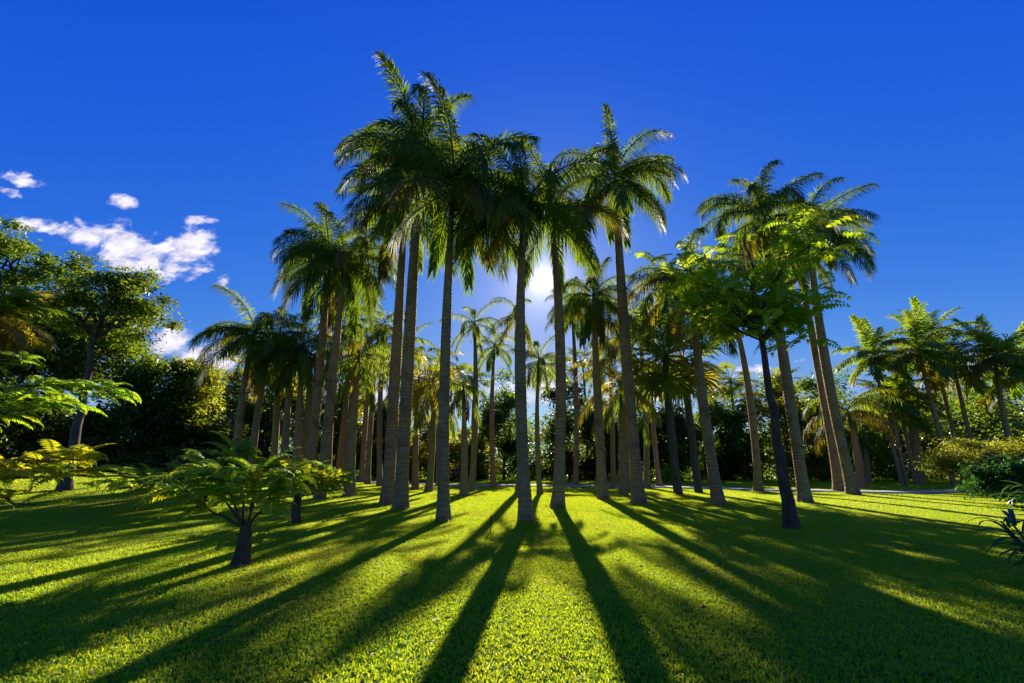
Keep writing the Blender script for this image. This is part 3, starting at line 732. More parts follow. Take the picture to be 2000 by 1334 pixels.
    ('far fan palm on the skyline, first left of the plain pale trunk', 'far palms on the skyline', (30.47, 64.0, -0.02), (30.55, 64.0, 13.55), 0.16, 1.9, 16, 95, {'kind': 'fan'}),
    ('far fan palm on the skyline touching the plain pale trunk', 'far palms on the skyline', (30.0, 58.0, -0.0), (30.18, 58.0, 13.14), 0.16, 1.9, 16, 96, {'kind': 'fan'}),
    ('far fan palm on the skyline right of the plain pale trunk', 'far palms on the skyline', (34.14, 61.0, 0.02), (34.11, 61.0, 12.24), 0.16, 1.9, 16, 97, {'kind': 'fan'}),
    ('far fan palm on the skyline behind the dark young trunk', 'far palms on the skyline', (41.09, 64.0, -0.02), (41.36, 64.0, 14.5), 0.16, 1.9, 16, 98, {'kind': 'fan'}),
]
for (lb, gr, ba, tp, r, L, nf, sd, op) in PALMS:
    nm = {'royal': 'royal_palm', 'feather': 'feather_palm', 'fan': 'fan_palm'}[op.get('kind', 'royal')]
    palm(nm, lb, gr, ba, tp, r, L, nf, sd, **op)

# longer grass the mower misses round the trunk feet
def foot_grass():
    rng = np.random.default_rng(12); P0, A, E, LL = [], [], [], []
    for (lb, gr, ba, tp, r, L, nf, sd, op) in PALMS:
        if ba[1] > 34: continue
        n = 170
        a = rng.uniform(0, 2 * np.pi, n); q = r * 1.75 + np.abs(rng.normal(0, .10, n))
        x, y = ba[0] + np.cos(a) * q, ba[1] + np.sin(a) * q
        P0.append(np.stack([x, y, hterr(x, y)], -1)); A.append(a + rng.normal(0, .9, n)); LL.append(rng.uniform(.07, .17, n))
    C = np.vstack(P0); a = np.concatenate(A); l = np.concatenate(LL); n = len(C); e = rng.uniform(R(35), R(80), n)
    D = np.stack([np.cos(a) * np.cos(e), np.sin(a) * np.cos(e), np.sin(e)], -1)
    Nn = np.stack([-np.cos(a) * np.sin(e), -np.sin(a) * np.sin(e), np.cos(e)], -1)
    g = Geo(); g.leaves(C, D, Nn, l, rng.uniform(.010, .016, n), .1)
    o = link('long_grass', g.mesh('long_grass', M_GRASS, smooth=False)); tag(o, 'longer uncut grass round the feet of the palm trunks', 'grass', kind='stuff')
foot_grass()
thatched_palm('palm with yellow leaf tuft over a brown skirt, cut by the left edge', (-16.61, 13.0, 0.18), (-16.61, 13.0, 6.45), .26, 88)

# ---------------------------------------------------------------- broadleaf trees
def curve(a, b, sag, n, rng, jit):
    a = np.array(a, float); b = np.array(b, float); t = np.linspace(0, 1, n)[:, None]
    P = a + (b - a) * t + np.array([0, 0, 1.0]) * sag * 4 * t * (1 - t)
    P[1:-1] += rng.normal(0, jit, (n - 2, 3)); return P

def broadleaf(name, label, group, base, cc, rad, seed, mat, nleaf=9000, nclump=46, leaf=(.26, .12), tr=.16, bark=None, nlimb=6, lean=None, hollow=.35, flat=.75, low=False):
    """crown centre cc and radii rad are relative to the foot."""
    rng = np.random.default_rng(seed); bark = bark or M_BARK
    root = empty(name, base); tag(root, label, 'shrub' if low else 'tree', group)
    cc = np.array(cc, float); rad = np.array(rad, float)
    fork = cc + np.array([0, 0, -rad[2] * .75])
    if lean is not None: fork = np.array(lean, float)
    if not low:
        P = curve((0, 0, -.1), fork, 0, 9, rng, tr * .25)
        g = Geo(); f = np.linspace(0, 1, 9); g.tube(P, tr * (1.0 + .5 * np.exp(-f * 14) - .45 * f), 10)
        link('trunk', g.mesh('trunk', bark), root)
    else: fork = np.array([0, 0, .05])
    # clump centres through the crown, more of them near its surface
    d = rnd_dirs(rng, nclump); q = (hollow + (1 - hollow) * rng.random(nclump) ** .6)[:, None]
    K = cc + d * rad * q * (1 + .16 * rng.normal(size=(nclump, 1)))
    if low: K[:, 2] = np.abs(K[:, 2]) + .1
    K[:, 2] = np.maximum(K[:, 2], .3 if not low else .08)
    for j in range(nlimb):
        k = K[j % nclump]; st = fork * (1 - .12 * rng.random()) if not low else fork + rng.normal(0, .05, 3) * np.array([1, 1, 0])
        P = curve(st, k, .1 * np.linalg.norm(k - st), 7, rng, .05 * np.linalg.norm(k - st))
        g = Geo(); g.tube(P, np.linspace(tr * .5, tr * .1, 7), 6)
        for m in range(3):   # side twigs
            t = P[rng.integers(2, 6)]; e = K[rng.integers(0, nclump)]
            if np.linalg.norm(e - t) < rad.max() * 1.1:
                g.tube(curve(t, t + (e - t) * .9, .05, 5, rng, .03), np.linspace(tr * .22, tr * .05, 5), 4)
        link('limb', g.mesh('limb', bark), root)
    per = rng.integers(0, nclump, nleaf)
    cs = (rad.mean() * rng.uniform(.17, .34, nclump))[per][:, None]
    off = rng.normal(size=(nleaf, 3)) * np.array([1, 1, flat]) * cs * .62
    C = K[per] + off
    C[:, 2] = np.maximum(C[:, 2], .1)
    az = rng.uniform(0, 2 * np.pi, nleaf); el = rng.normal(-.15, .5, nleaf)
    D = np.stack([np.cos(az) * np.cos(el), np.sin(az) * np.cos(el), np.sin(el)], -1)
    Nn = np.stack([rng.normal(0, .6, nleaf), rng.normal(0, .6, nleaf), np.ones(nleaf)], -1)
    sz = rng.uniform(.65, 1.25, nleaf)
    g = Geo(); g.leaves(C, D, Nn, leaf[0] * sz, leaf[1] * sz, .12)
    o = link('crown', g.mesh('crown', mat, smooth=False), root); tag(o, kind='stuff')
    return root

LM = {'dark': M_LEAF_DARK, 'mid': M_LEAF_MID, 'gold': M_LEAF_GOLD, 'gloss': M_LEAF_GLOSS, 'bright': M_LEAF_BRIGHT}
TREES = [  # name, label, group, base, crown centre, crown radii, seed, leaf kind, options
    ('broadleaf_tree', 'tall airy tree with brown-green crown and slanting trunk, left wood', 'trees of the left wood', (-18.8, 18.94, 0.66), (-0.6, 0.0, 8.6), (2.24, 2.24, 1.9), 201, 'mid', {'nleaf': 13000, 'nclump': 60, 'tr': 0.2, 'leaf': (0.2, 0.09), 'nlimb': 11, 'hollow': 0.5, 'flat': 0.5}),
    ('broadleaf_tree', 'tree whose layered crown rises highest at the left edge', 'trees of the left wood', (-32.18, 25.0, 1.25), (0.0, 0.0, 13.31), (2.49, 2.49, 2.32), 202, 'mid', {'nleaf': 8000, 'nclump': 34, 'tr': 0.28, 'leaf': (0.26, 0.11), 'nlimb': 8, 'flat': 0.4}),
    ('broadleaf_tree', 'dense green tree left of the slanting trunk', 'trees of the left wood', (-33.2, 31.0, 1.27), (0.0, 0.0, 8.93), (3.67, 3.67, 2.9), 203, 'mid', {'nleaf': 15000, 'nclump': 60, 'leaf': (0.34, 0.17), 'tr': 0.25}),
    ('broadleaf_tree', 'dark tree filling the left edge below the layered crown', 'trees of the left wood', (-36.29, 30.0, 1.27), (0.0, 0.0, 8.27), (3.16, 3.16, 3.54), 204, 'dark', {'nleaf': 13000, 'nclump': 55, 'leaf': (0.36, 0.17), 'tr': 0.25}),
    ('broadleaf_tree', 'rounded tree with sunlit edge right of the slanting trunk', 'trees of the left wood', (-28.62, 34.0, 1.26), (0.0, 0.0, 6.36), (2.96, 2.96, 2.96), 205, 'mid', {'nleaf': 13000, 'nclump': 50, 'leaf': (0.34, 0.16), 'tr': 0.25}),
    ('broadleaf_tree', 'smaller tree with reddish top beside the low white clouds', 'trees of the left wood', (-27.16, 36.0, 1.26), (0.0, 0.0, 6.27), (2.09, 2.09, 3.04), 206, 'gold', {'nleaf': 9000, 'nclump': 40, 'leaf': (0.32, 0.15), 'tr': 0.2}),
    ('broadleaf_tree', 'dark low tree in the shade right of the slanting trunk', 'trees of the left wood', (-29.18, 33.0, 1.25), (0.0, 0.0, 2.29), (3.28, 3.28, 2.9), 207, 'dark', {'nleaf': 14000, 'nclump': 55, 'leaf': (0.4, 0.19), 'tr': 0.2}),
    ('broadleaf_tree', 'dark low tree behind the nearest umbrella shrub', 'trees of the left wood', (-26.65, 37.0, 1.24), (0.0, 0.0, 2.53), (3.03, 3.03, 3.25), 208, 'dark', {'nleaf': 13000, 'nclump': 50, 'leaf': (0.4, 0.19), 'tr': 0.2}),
    ('broadleaf_tree', 'brown tinged tree left of the leftmost clump palm', 'trees of the left wood', (-28.71, 43.0, 0.97), (0.0, 0.0, 7.19), (2.48, 2.48, 3.52), 209, 'gold', {'nleaf': 8000, 'nclump': 40, 'leaf': (0.36, 0.17), 'tr': 0.2}),
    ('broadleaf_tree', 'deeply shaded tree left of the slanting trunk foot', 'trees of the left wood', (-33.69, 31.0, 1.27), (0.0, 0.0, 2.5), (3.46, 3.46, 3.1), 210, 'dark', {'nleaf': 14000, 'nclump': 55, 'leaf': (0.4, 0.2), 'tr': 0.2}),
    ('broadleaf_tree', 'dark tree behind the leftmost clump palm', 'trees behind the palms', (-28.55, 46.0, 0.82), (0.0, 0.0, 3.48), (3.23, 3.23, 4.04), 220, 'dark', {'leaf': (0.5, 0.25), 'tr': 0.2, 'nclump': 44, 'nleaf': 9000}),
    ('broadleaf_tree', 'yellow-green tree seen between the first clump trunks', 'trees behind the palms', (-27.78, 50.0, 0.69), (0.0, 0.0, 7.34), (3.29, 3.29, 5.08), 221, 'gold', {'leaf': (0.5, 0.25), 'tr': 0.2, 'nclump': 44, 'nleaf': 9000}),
    ('broadleaf_tree', 'green tree behind the two tall clump trunks', 'trees behind the palms', (-23.06, 52.0, 0.59), (0.0, 0.0, 5.86), (3.69, 3.69, 5.23), 222, 'mid', {'leaf': (0.5, 0.25), 'tr': 0.2, 'nclump': 44, 'nleaf': 9000}),
    ('broadleaf_tree', 'yellow-green tree behind the thick clump trunk', 'trees behind the palms', (-19.16, 54.0, 0.4), (0.0, 0.0, 6.24), (3.51, 3.51, 5.43), 223, 'gold', {'leaf': (0.5, 0.25), 'tr': 0.2, 'nclump': 44, 'nleaf': 9000}),
    ('broadleaf_tree', 'dark tree behind the crossing pair of palms', 'trees behind the palms', (-15.14, 55.0, 0.23), (0.0, 0.0, 4.6), (3.22, 3.22, 4.83), 224, 'dark', {'leaf': (0.5, 0.25), 'tr': 0.2, 'nclump': 44, 'nleaf': 9000}),
    ('broadleaf_tree', 'yellow-green tree right of the crossing pair of palms', 'trees behind the palms', (-9.98, 57.0, 0.02), (0.0, 0.0, 4.27), (3.66, 3.66, 4.66), 225, 'gold', {'leaf': (0.5, 0.25), 'tr': 0.2, 'nclump': 44, 'nleaf': 9000}),
    ('broadleaf_tree', 'green tree with flat top under the sky gap', 'trees behind the palms', (-0.99, 56.0, 0.01), (0.0, 0.0, 6.49), (3.17, 3.17, 5.62), 226, 'mid', {'leaf': (0.5, 0.25), 'tr': 0.2, 'nclump': 44, 'nleaf': 9000}),
    ('broadleaf_tree', 'small yellow-green tree behind the strolling people', 'trees behind the palms', (-5.22, 60.0, 0.02), (0.0, 0.0, 3.07), (2.78, 2.78, 3.34), 227, 'gold', {'leaf': (0.5, 0.25), 'tr': 0.2, 'nclump': 44, 'nleaf': 9000}),
    ('broadleaf_tree', 'large dark tree right of the trunk beside the sun', 'trees behind the palms', (7.25, 56.0, -0.02), (0.0, 0.0, 5.87), (3.82, 3.82, 5.8), 228, 'dark', {'leaf': (0.5, 0.25), 'tr': 0.2, 'nclump': 44, 'nleaf': 9000}),
    ('broadleaf_tree', 'green tree behind the dark crowned palm', 'trees behind the palms', (12.17, 57.0, 0.0), (0.0, 0.0, 5.27), (3.21, 3.21, 5.48), 229, 'mid', {'leaf': (0.5, 0.25), 'tr': 0.2, 'nclump': 44, 'nleaf': 9000}),
    ('broadleaf_tree', 'narrow green tree right of the drooping frond palm', 'trees behind the palms', (16.93, 55.0, 0.02), (0.0, 0.0, 5.44), (1.94, 1.94, 4.52), 230, 'mid', {'leaf': (0.5, 0.25), 'tr': 0.2, 'nclump': 44, 'nleaf': 9000}),
    ('broadleaf_tree', 'rounded dark tree behind the dark fan palm', 'trees behind the palms', (19.85, 54.0, -0.02), (0.0, 0.0, 4.17), (3.47, 3.47, 4.54), 231, 'dark', {'leaf': (0.5, 0.25), 'tr': 0.2, 'nclump': 44, 'nleaf': 9000}),
    ('broadleaf_tree', 'green tree left of the plain pale trunk', 'trees behind the palms', (25.25, 56.0, -0.0), (0.0, 0.0, 4.89), (2.95, 2.95, 4.92), 232, 'mid', {'leaf': (0.5, 0.25), 'tr': 0.2, 'nclump': 44, 'nleaf': 9000}),
    ('broadleaf_tree', 'green tree behind the plain pale trunk', 'trees behind the palms', (28.66, 55.0, 0.03), (0.0, 0.0, 4.8), (3.54, 3.54, 5.02), 233, 'mid', {'leaf': (0.5, 0.25), 'tr': 0.2, 'nclump': 44, 'nleaf': 9000}),
    ('broadleaf_tree', 'tall yellow-green tree right of the dark young trunk', 'trees behind the palms', (34.17, 54.0, -0.02), (0.0, 0.0, 6.66), (3.07, 3.07, 6.71), 234, 'gold', {'leaf': (0.5, 0.25), 'tr': 0.2, 'nclump': 44, 'nleaf': 9000}),
    ('broadleaf_tree', 'green tree between the young tree and the parallel trunks', 'trees behind the palms', (40.21, 56.0, 0.01), (0.0, 0.0, 7.47), (3.85, 3.85, 6.31), 235, 'mid', {'leaf': (0.5, 0.25), 'tr': 0.2, 'nclump': 44, 'nleaf': 9000}),
    ('broadleaf_tree', 'dark tree behind the leftmost feather palm', 'trees behind the right palms', (47.05, 56.0, -0.01), (0.0, 0.0, 5.54), (3.95, 3.95, 5.26), 250, 'dark', {'leaf': (0.5, 0.25), 'tr': 0.2, 'nclump': 44, 'nleaf': 9000}),
    ('broadleaf_tree', 'dark tree behind the bare trunks of the right group', 'trees behind the right palms', (56.4, 60.0, -0.02), (0.0, 0.0, 5.83), (4.93, 4.5, 5.64), 251, 'dark', {'leaf': (0.5, 0.25), 'tr': 0.2, 'nclump': 44, 'nleaf': 9000}),
    ('broadleaf_tree', 'yellow-green tree behind the slanting feather palm', 'trees behind the right palms', (62.45, 60.0, 0.02), (0.0, 0.0, 7.18), (5.32, 4.5, 6.03), 252, 'gold', {'leaf': (0.5, 0.25), 'tr': 0.2, 'nclump': 44, 'nleaf': 9000}),
    ('broadleaf_tree', 'yellow-green tree behind the rightmost feather palm', 'trees behind the right palms', (66.77, 58.0, 0.0), (0.0, 0.0, 7.69), (5.16, 4.5, 6.19), 253, 'gold', {'leaf': (0.5, 0.25), 'tr': 0.2, 'nclump': 44, 'nleaf': 9000}),
    ('shrub', 'long dark shrub at the foot of the left wood', 'shrubs at the edge of the lawn', (-26.12, 34.0, 1.26), (0.0, 0.0, -0.14), (3.51, 3.51, 1.01), 270, 'dark', {'low': True, 'tr': 0.06, 'leaf': (0.42, 0.2), 'nleaf': 5000, 'nclump': 30}),
    ('shrub', 'dark shrub beside the slanting trunk foot', 'shrubs at the edge of the lawn', (-28.43, 31.0, 1.23), (0.0, 0.0, -0.07), (2.84, 2.84, 1.07), 271, 'dark', {'low': True, 'tr': 0.06, 'leaf': (0.42, 0.2), 'nleaf': 5000, 'nclump': 30}),
    ('shrub', 'bright little bush on the far lawn right of the drooping frond palm', 'shrubs at the edge of the lawn', (16.14, 47.0, -0.02), (0.0, 0.0, 0.71), (0.75, 0.75, 0.75), 272, 'bright', {'low': True, 'tr': 0.06, 'leaf': (0.4, 0.1), 'nleaf': 900, 'nclump': 14}),
    ('shrub', 'dark shrub row end below the sun', 'shrubs at the edge of the lawn', (2.76, 60.0, -0.01), (0.0, 0.0, 1.43), (4.14, 4.14, 1.93), 273, 'dark', {'low': True, 'tr': 0.06, 'leaf': (0.42, 0.2), 'nleaf': 5000, 'nclump': 30}),
    ('shrub', 'dark shrub behind the palm with dark crown foot', 'shrubs at the edge of the lawn', (11.73, 60.0, -0.0), (0.0, 0.0, 1.42), (3.8, 3.8, 2.07), 274, 'dark', {'low': True, 'tr': 0.06, 'leaf': (0.42, 0.2), 'nleaf': 5000, 'nclump': 30}),
    ('shrub', 'dark shrub left of the plain pale trunk foot', 'shrubs at the edge of the lawn', (27.97, 58.0, -0.0), (0.0, 0.0, 1.11), (4.0, 4.0, 1.86), 275, 'dark', {'low': True, 'tr': 0.06, 'leaf': (0.42, 0.2), 'nleaf': 5000, 'nclump': 30}),
    ('shrub', 'orange tinged shrub behind the parallel trunks', 'shrubs at the edge of the lawn', (35.88, 52.0, -0.02), (0.0, 0.0, 1.47), (1.91, 1.91, 1.2), 276, 'gold', {'low': True, 'tr': 0.06, 'leaf': (0.42, 0.2), 'nleaf': 5000, 'nclump': 30}),
    ('shrub', 'dark shrub behind the feet of the crossing pair', 'shrubs at the edge of the lawn', (-15.18, 60.0, 0.21), (0.0, 0.0, 1.21), (4.14, 4.14, 1.93), 277, 'dark', {'low': True, 'tr': 0.06, 'leaf': (0.42, 0.2), 'nleaf': 5000, 'nclump': 30}),
    ('shrub', 'dark shrub behind the feet of the left clump', 'shrubs at the edge of the lawn', (-28.34, 56.0, 0.64), (0.0, 0.0, 0.79), (4.51, 4.5, 1.8), 278, 'dark', {'low': True, 'tr': 0.06, 'leaf': (0.42, 0.2), 'nleaf': 5000, 'nclump': 30}),
    ('shrub', 'broad flat-topped yellow-green shrub at the right edge', 'shrubs at the right edge', (30.81, 29.0, -0.02), (0.0, 0.0, 1.92), (2.85, 2.85, 1.21), 290, 'gold', {'low': True, 'tr': 0.09, 'leaf': (0.17, 0.075), 'nleaf': 26000, 'nclump': 90, 'flat': 0.45, 'nlimb': 10}),
    ('shrub', 'dark glossy shrub in front of the flat-topped yellow one', 'shrubs at the right edge', (21.96, 20.0, -0.03), (0.0, 0.0, 1.07), (1.42, 1.42, 0.82), 291, 'gloss', {'low': True, 'tr': 0.05, 'leaf': (0.26, 0.085), 'nleaf': 6000, 'nclump': 50, 'nlimb': 8}),
]
for (nm, lb, gr, ba, cc, ra, sd, mk, op) in TREES:
    broadleaf(nm, lb, gr, ba, cc, ra, sd, LM[mk], **op)

# far wood that closes the view: one dark mass nobody could count
def far_wood():
    rng = np.random.default_rng(77); n = 60000
    nc = 420
    th = rng.uniform(R(-62), R(62), nc); dist = rng.uniform(64, 86, nc)
    K = np.stack([np.sin(th) * dist, np.cos(th) * dist, rng.random(nc) ** .8 * (6.5 + 2.0 * np.sin(th * 9) + 1.2 * np.sin(th * 23 + 1))], -1)
    per = rng.integers(0, nc, n)
    C = K[per] + rng.normal(size=(n, 3)) * np.array([1.5, 1.5, .9]); C[:, 2] = np.abs(C[:, 2])
    az = rng.uniform(0, 2 * np.pi, n); el = rng.normal(-.1, .5, n)
    D = np.stack([np.cos(az) * np.cos(el), np.sin(az) * np.cos(el), np.sin(el)], -1)
    Nn = np.stack([rng.normal(0, .6, n), rng.normal(0, .6, n), np.ones(n)], -1)
    g = Geo(); g.leaves(C, D, Nn, rng.uniform(.4, .8, n), rng.uniform(.22, .4, n), .1)
    o = link('wood', g.mesh('wood', M_LEAF_MID, smooth=False)); tag(o, 'dark far-off wood closing the view behind the palms', 'wood', kind='stuff')
far_wood()

# ---------------------------------------------------------------- compound leaves
def compound_leaf(name, L, pairs, ll, lw, bend, seed, mat, hang=.25):
    rng = np.random.default_rng(seed); ns = 9; s = np.linspace(0, 1, ns)
    a = -R(bend) * s ** 1.3 + R(bend) * .25
    d = np.stack([np.cos(a), .12 * s, np.sin(a)], -1)
    P = np.vstack([[0, 0, 0], np.cumsum(d[:-1] * L / (ns - 1), axis=0)])
    g = Geo(); g.tube(P, np.linspace(.010, .003, ns), 3)
    q = np.repeat(np.linspace(.12, 1, pairs), 2); sd = np.tile([1.0, -1.0], pairs)
    I = lambda A: np.stack([np.interp(q, s, A[:, k]) for k in range(3)], -1)
    P0, T = I(P), I(d); S = np.cross([0, 0, 1.0], T); S /= np.linalg.norm(S, axis=1)[:, None]
    D = T * .45 + S * sd[:, None] + np.array([0, 0, -1.0]) * hang * rng.uniform(.3, 1.4, 2 * pairs)[:, None]
    Nn = np.cross(T, S) + rng.normal(0, .18, (2 * pairs, 3))
    sz = np.sin(np.clip(q * 1.05, 0, 1) * np.pi * .72 + .5) * rng.uniform(.85, 1.1, 2 * pairs)
    g.leaves(P0, D, Nn, ll * sz, lw * sz, .08)
    g.leaves(P[-1:], d[-1:], np.array([[0, 0, 1.0]]), ll * .6, lw * .6)
    return g.mesh(name, mat, smooth=False)

FERN = [compound_leaf('leaf', .95, 17, .20, .085, 50 + 18 * k, 500 + k, M_LEAF_FERN) for k in range(3)]
SUNLEAF = [compound_leaf('leaf', 1.0, 12, .30, .13, 40 + 20 * k, 510 + k, M_LEAF_SUN, .15) for k in range(3)]
SPRAY = [compound_leaf('leaf', 1.0, 10, .27, .135, 40 + 25 * k, 520 + k, M_LEAF_BRIGHT, .3) for k in range(3)]

def aim(o, d, roll=0.0):
    """local +X along d, +Z as upright as possible"""
    d = Vector(d).normalized(); up = Vector((0, 0, 1))
    y = up.cross(d)
    if y.length < 1e-3: y = Vector((0, 1, 0))
    y.normalize(); z = d.cross(y)
    m = Matrix((d, y, z)).transposed() @ Matrix.Rotation(roll, 3, 'X')
    o.rotation_euler = m.to_euler()

def umbrella_shrub(label, base, th, tr, branches, seed, nleaf, lib, lscale=1.0, group='umbrella shrubs on the lawn', lean=0.0, sunny=.18, dome=1.7):
    """short thick dark trunk, fanning branches, layered compound leaves.
    branches: list of end points relative to the foot."""
    rng = random.Random(seed); nrg = np.random.default_rng(seed)
    root = empty('umbrella_shrub', base); tag(root, label, 'shrub', group)
    P = np.array([[0, 0, -.05], [lean * .1, 0, th * .15], [lean * .35, .01, th * .45], [lean * .7, 0, th * .8], [lean, 0, th]])
    g = Geo(); g.tube(P, tr * np.array([1.9, 1.35, 1.12, 1.0, .92]), 12)
    for k in range(9):    # stubs of old leaf bases
        a = rng.uniform(0, 6.28); z = rng.uniform(.25, .98) * th
        p = np.array([math.cos(a), math.sin(a), 0]) * tr * .9 + np.array([lean * z / th, 0, z])
        g.tube(np.array([p, p + np.array([math.cos(a) * .05, math.sin(a) * .05, .05]) * (tr / .12)]), [tr * .22, tr * .08], 5)
    link('trunk', g.mesh('trunk', M_BARK_DARK), root)
    top = np.array([lean, 0, th - .03])
    for bi, e in enumerate(branches):
        e = np.array(e, float); st = top + np.array([e[0], e[1], 0]) / (np.linalg.norm(e[:2]) + .3) * tr * .5
        C = curve(st, e, -.06 * np.linalg.norm(e - st), 8, nrg, .015)
        C[:, 2] += np.sin(np.linspace(0, np.pi, 8)) * .05
        g = Geo(); g.tube(C, np.linspace(tr * .26, tr * .07, 8), 6)
        br = link('branch', g.mesh('branch', M_BARK_DARK), root)
        for k in range(nleaf):
            f = .45 + .55 * (k + rng.random()) / nleaf
            q = C[0] + (C[-1] - C[0]) * f; j = min(int(f * 7), 6); q = C[j] + (C[j + 1] - C[j]) * (f * 7 - j)
            out = (C[-1] - C[0]); az = math.atan2(out[1], out[0]) + rng.uniform(-1.5, 1.5)
            d = (math.cos(az), math.sin(az), rng.uniform(-.15, .55) * dome)
            o = link('leaf', rng.choice(lib), br, q, (0, 0, 0), (lscale * rng.uniform(.75, 1.15),) * 3)
            aim(o, d, rng.uniform(-.35, .35))
            if rng.random() < sunny: set_mat(o, M_LEAF_SUN)  # random leaves take the colour that imitates sunlight
    return root
umbrella_shrub('umbrella shrub nearest the camera, dark stump trunk with three spreading arms', (-4.64, 8.08, -0.0), .62, .105, [(-1.38, 0.0, 1.27), (-1.35, 0.5, 1.67), (-0.33, -0.5, 1.58), (-0.51, 0.2, 1.92), (-0.13, 0.4, 1.83), (0.53, 0.1, 1.55), (0.45, -0.7, 1.54)], 41, 25, FERN, .72)
umbrella_shrub('smaller umbrella shrub with bristly trunk between the nearest one and the palms', (-6.35, 13.44, 0.03), .75, .115, [(-0.64, 0.0, 1.24), (-0.36, 0.3, 1.46), (0.38, -0.3, 1.53), (0.8, 0.0, 1.38), (1.25, 0.3, 1.16), (0.32, -0.5, 1.04), (0.9, -0.5, 1.11), (1.2, -0.2, 1.31)], 42, 14, FERN, .8, sunny=.35)
umbrella_shrub('umbrella shrub with leaning bare stem half hidden behind the nearest one', (-10.94, 15.94, 0.05), .7, .1, [(-2.2, -1.0, 1.18), (-1.96, -0.5, 1.25), (-1.85, 0.0, 1.33), (-1.14, 0.0, 1.42), (-0.16, 0.2, 1.33), (-0.12, -0.6, 1.25), (0.4, 0.0, 1.07)], 43, 18, FERN, .95, lean=.15, sunny=.3)

# ---------------------------------------------------------------- young tree with large compound leaves
def young_tree(label, base, fork, cc, rad, seed, nbr=15, per=15):
    rng = random.Random(seed); nrg = np.random.default_rng(seed)
    root = empty('young_tree', base); tag(root, label, 'tree')
    fork = np.array(fork); cc = np.array(cc); rad = np.array(rad)
    P = curve((0, 0, -.08), fork, 0, 14, nrg, .012)
    f = np.linspace(0, 1, 14); g = Geo(); g.tube(P, .165 * (1 + .45 * np.exp(-f * 16) - .55 * f), 12)
    link('trunk', g.mesh('trunk', M_BARK_DARK), root)
    g = Geo(); g.tube(curve(P[-1], cc + np.array([.1, 0, rad[2] * .75]), 0, 8, nrg, .05), np.linspace(.075, .02, 8), 8); link('leader', g.mesh('leader', M_BARK_DARK), root)
    for j in range(nbr):
        d = rnd_dirs(nrg, 1)[0]
        e = cc + d * rad * rng.uniform(.6, 1.0)
        st = P[-1] + np.array([0, 0, 1.0]) * max(0, min(e[2] - fork[2] - .8, rad[2] * 1.1)) * rng.uniform(.2, .8)
        C = curve(st, e, .08 * np.linalg.norm(e - st), 8, nrg, .05)
        g = Geo(); g.tube(C, np.linspace(.038, .01, 8), 6)
        for m in range(2):
            t = C[rng.randrange(3, 7)]; u = t + rnd_dirs(nrg, 1)[0] * .8; g.tube(curve(t, u, .05, 4, nrg, .02), np.linspace(.02, .006, 4), 4)
        br = link('branch', g.mesh('branch', M_BARK_DARK), root)
        for k in range(per):
            q = C[-1] + (C[2] - C[-1]) * rng.random() ** 1.4 + nrg.normal(0, .30, 3)
            az = rng.uniform(0, 6.28); o = link('leaf', rng.choice(SPRAY), br, q, (0, 0, 0), (rng.uniform(.75, 1.15),) * 3)
            aim(o, (math.cos(az), math.sin(az), rng.uniform(-.5, .75)), rng.uniform(-.5, .5))
    return root
young_tree('leafy young tree with dark trunk and bright large leaves in front of the right palms', (7.43, 12.26, 0.03), (0.05, 0.0, 5.16), (0.07, 0.0, 7.39), (2.77, 2.4, 2.25), 51, 20, 15)

# ---------------------------------------------------------------- tree standing just out of frame on the left, its boughs reaching in
def bough_tree(label, base, height, boughs, seed):
    """boughs: (start height, end point relative to the foot, leaf kind, count, leaf scale)"""
    rng = random.Random(seed); nrg = np.random.default_rng(seed)
    root = empty('spreading_tree', base); tag(root, label, 'tree')
    P = curve((0, 0, -.1), (.2, .3, height), 0, 9, nrg, .04); f = np.linspace(0, 1, 9)
    g = Geo(); g.tube(P, .24 * (1 + .5 * np.exp(-f * 12) - .6 * f), 10); link('trunk', g.mesh('trunk', M_BARK), root)
    for (z0, e, kind, n, sc) in boughs:
        st = np.array([.2 * z0 / height, .3 * z0 / height, z0]); e = np.array(e, float)
        C = curve(st, e, .05 * np.linalg.norm(e - st), 10, nrg, .03)
        g = Geo(); g.tube(C, np.linspace(.07, .012, 10), 6); br = link('bough', g.mesh('bough', M_BARK_DARK), root)
        for k in range(n):
            f = .35 + .65 * (k + rng.random()) / n; j = min(int(f * 9), 8); q = C[j] + (C[j + 1] - C[j]) * (f * 9 - j)
            out = C[-1] - C[0]; az = math.atan2(out[1], out[0]) + rng.choice([-1, 1]) * rng.uniform(.2, 1.5)
            lib = {'fern': FERN, 'sun': SUNLEAF}[kind]
            el = rng.uniform(-.25, .3) if kind == 'fern' else rng.uniform(-.1, .8)
            o = link('leaf', rng.choice(lib), br, q + nrg.normal(0, .06, 3), (0, 0, 0), (sc * rng.uniform(.75, 1.15),) * 3)
            aim(o, (math.cos(az), math.sin(az), el), rng.uniform(-.3, .3))
    return root
bough_tree('tree out of frame on the left whose feathery boughs reach into the picture', (-10.6, 7.6, 0.0), 5.2, [(2.9, (2.92, 0.6, 2.97), 'fern', 60, 0.58), (2.7, (1.63, 1.0, 2.81), 'fern', 46, 0.6), (3.3, (0.84, 0.8, 3.71), 'fern', 14, 0.55), (1.2, (3.4, 0.0, 1.7), 'sun', 30, 0.62), (1.1, (3.35, -0.4, 1.46), 'sun', 30, 0.6), (1.2, (3.74, 0.8, 1.39), 'fern', 34, 0.55), (0.9, (3.7, -1.0, 1.08), 'sun', 18, 0.45), (4.2, (-0.47, 1.4, 5.05), 'sun', 40, 0.55), (4.0, (-0.3, 0.9, 5.21), 'sun', 24, 0.55), (2.2, (1.62, 0.4, 2.63), 'fern', 18, 0.6)], 61)

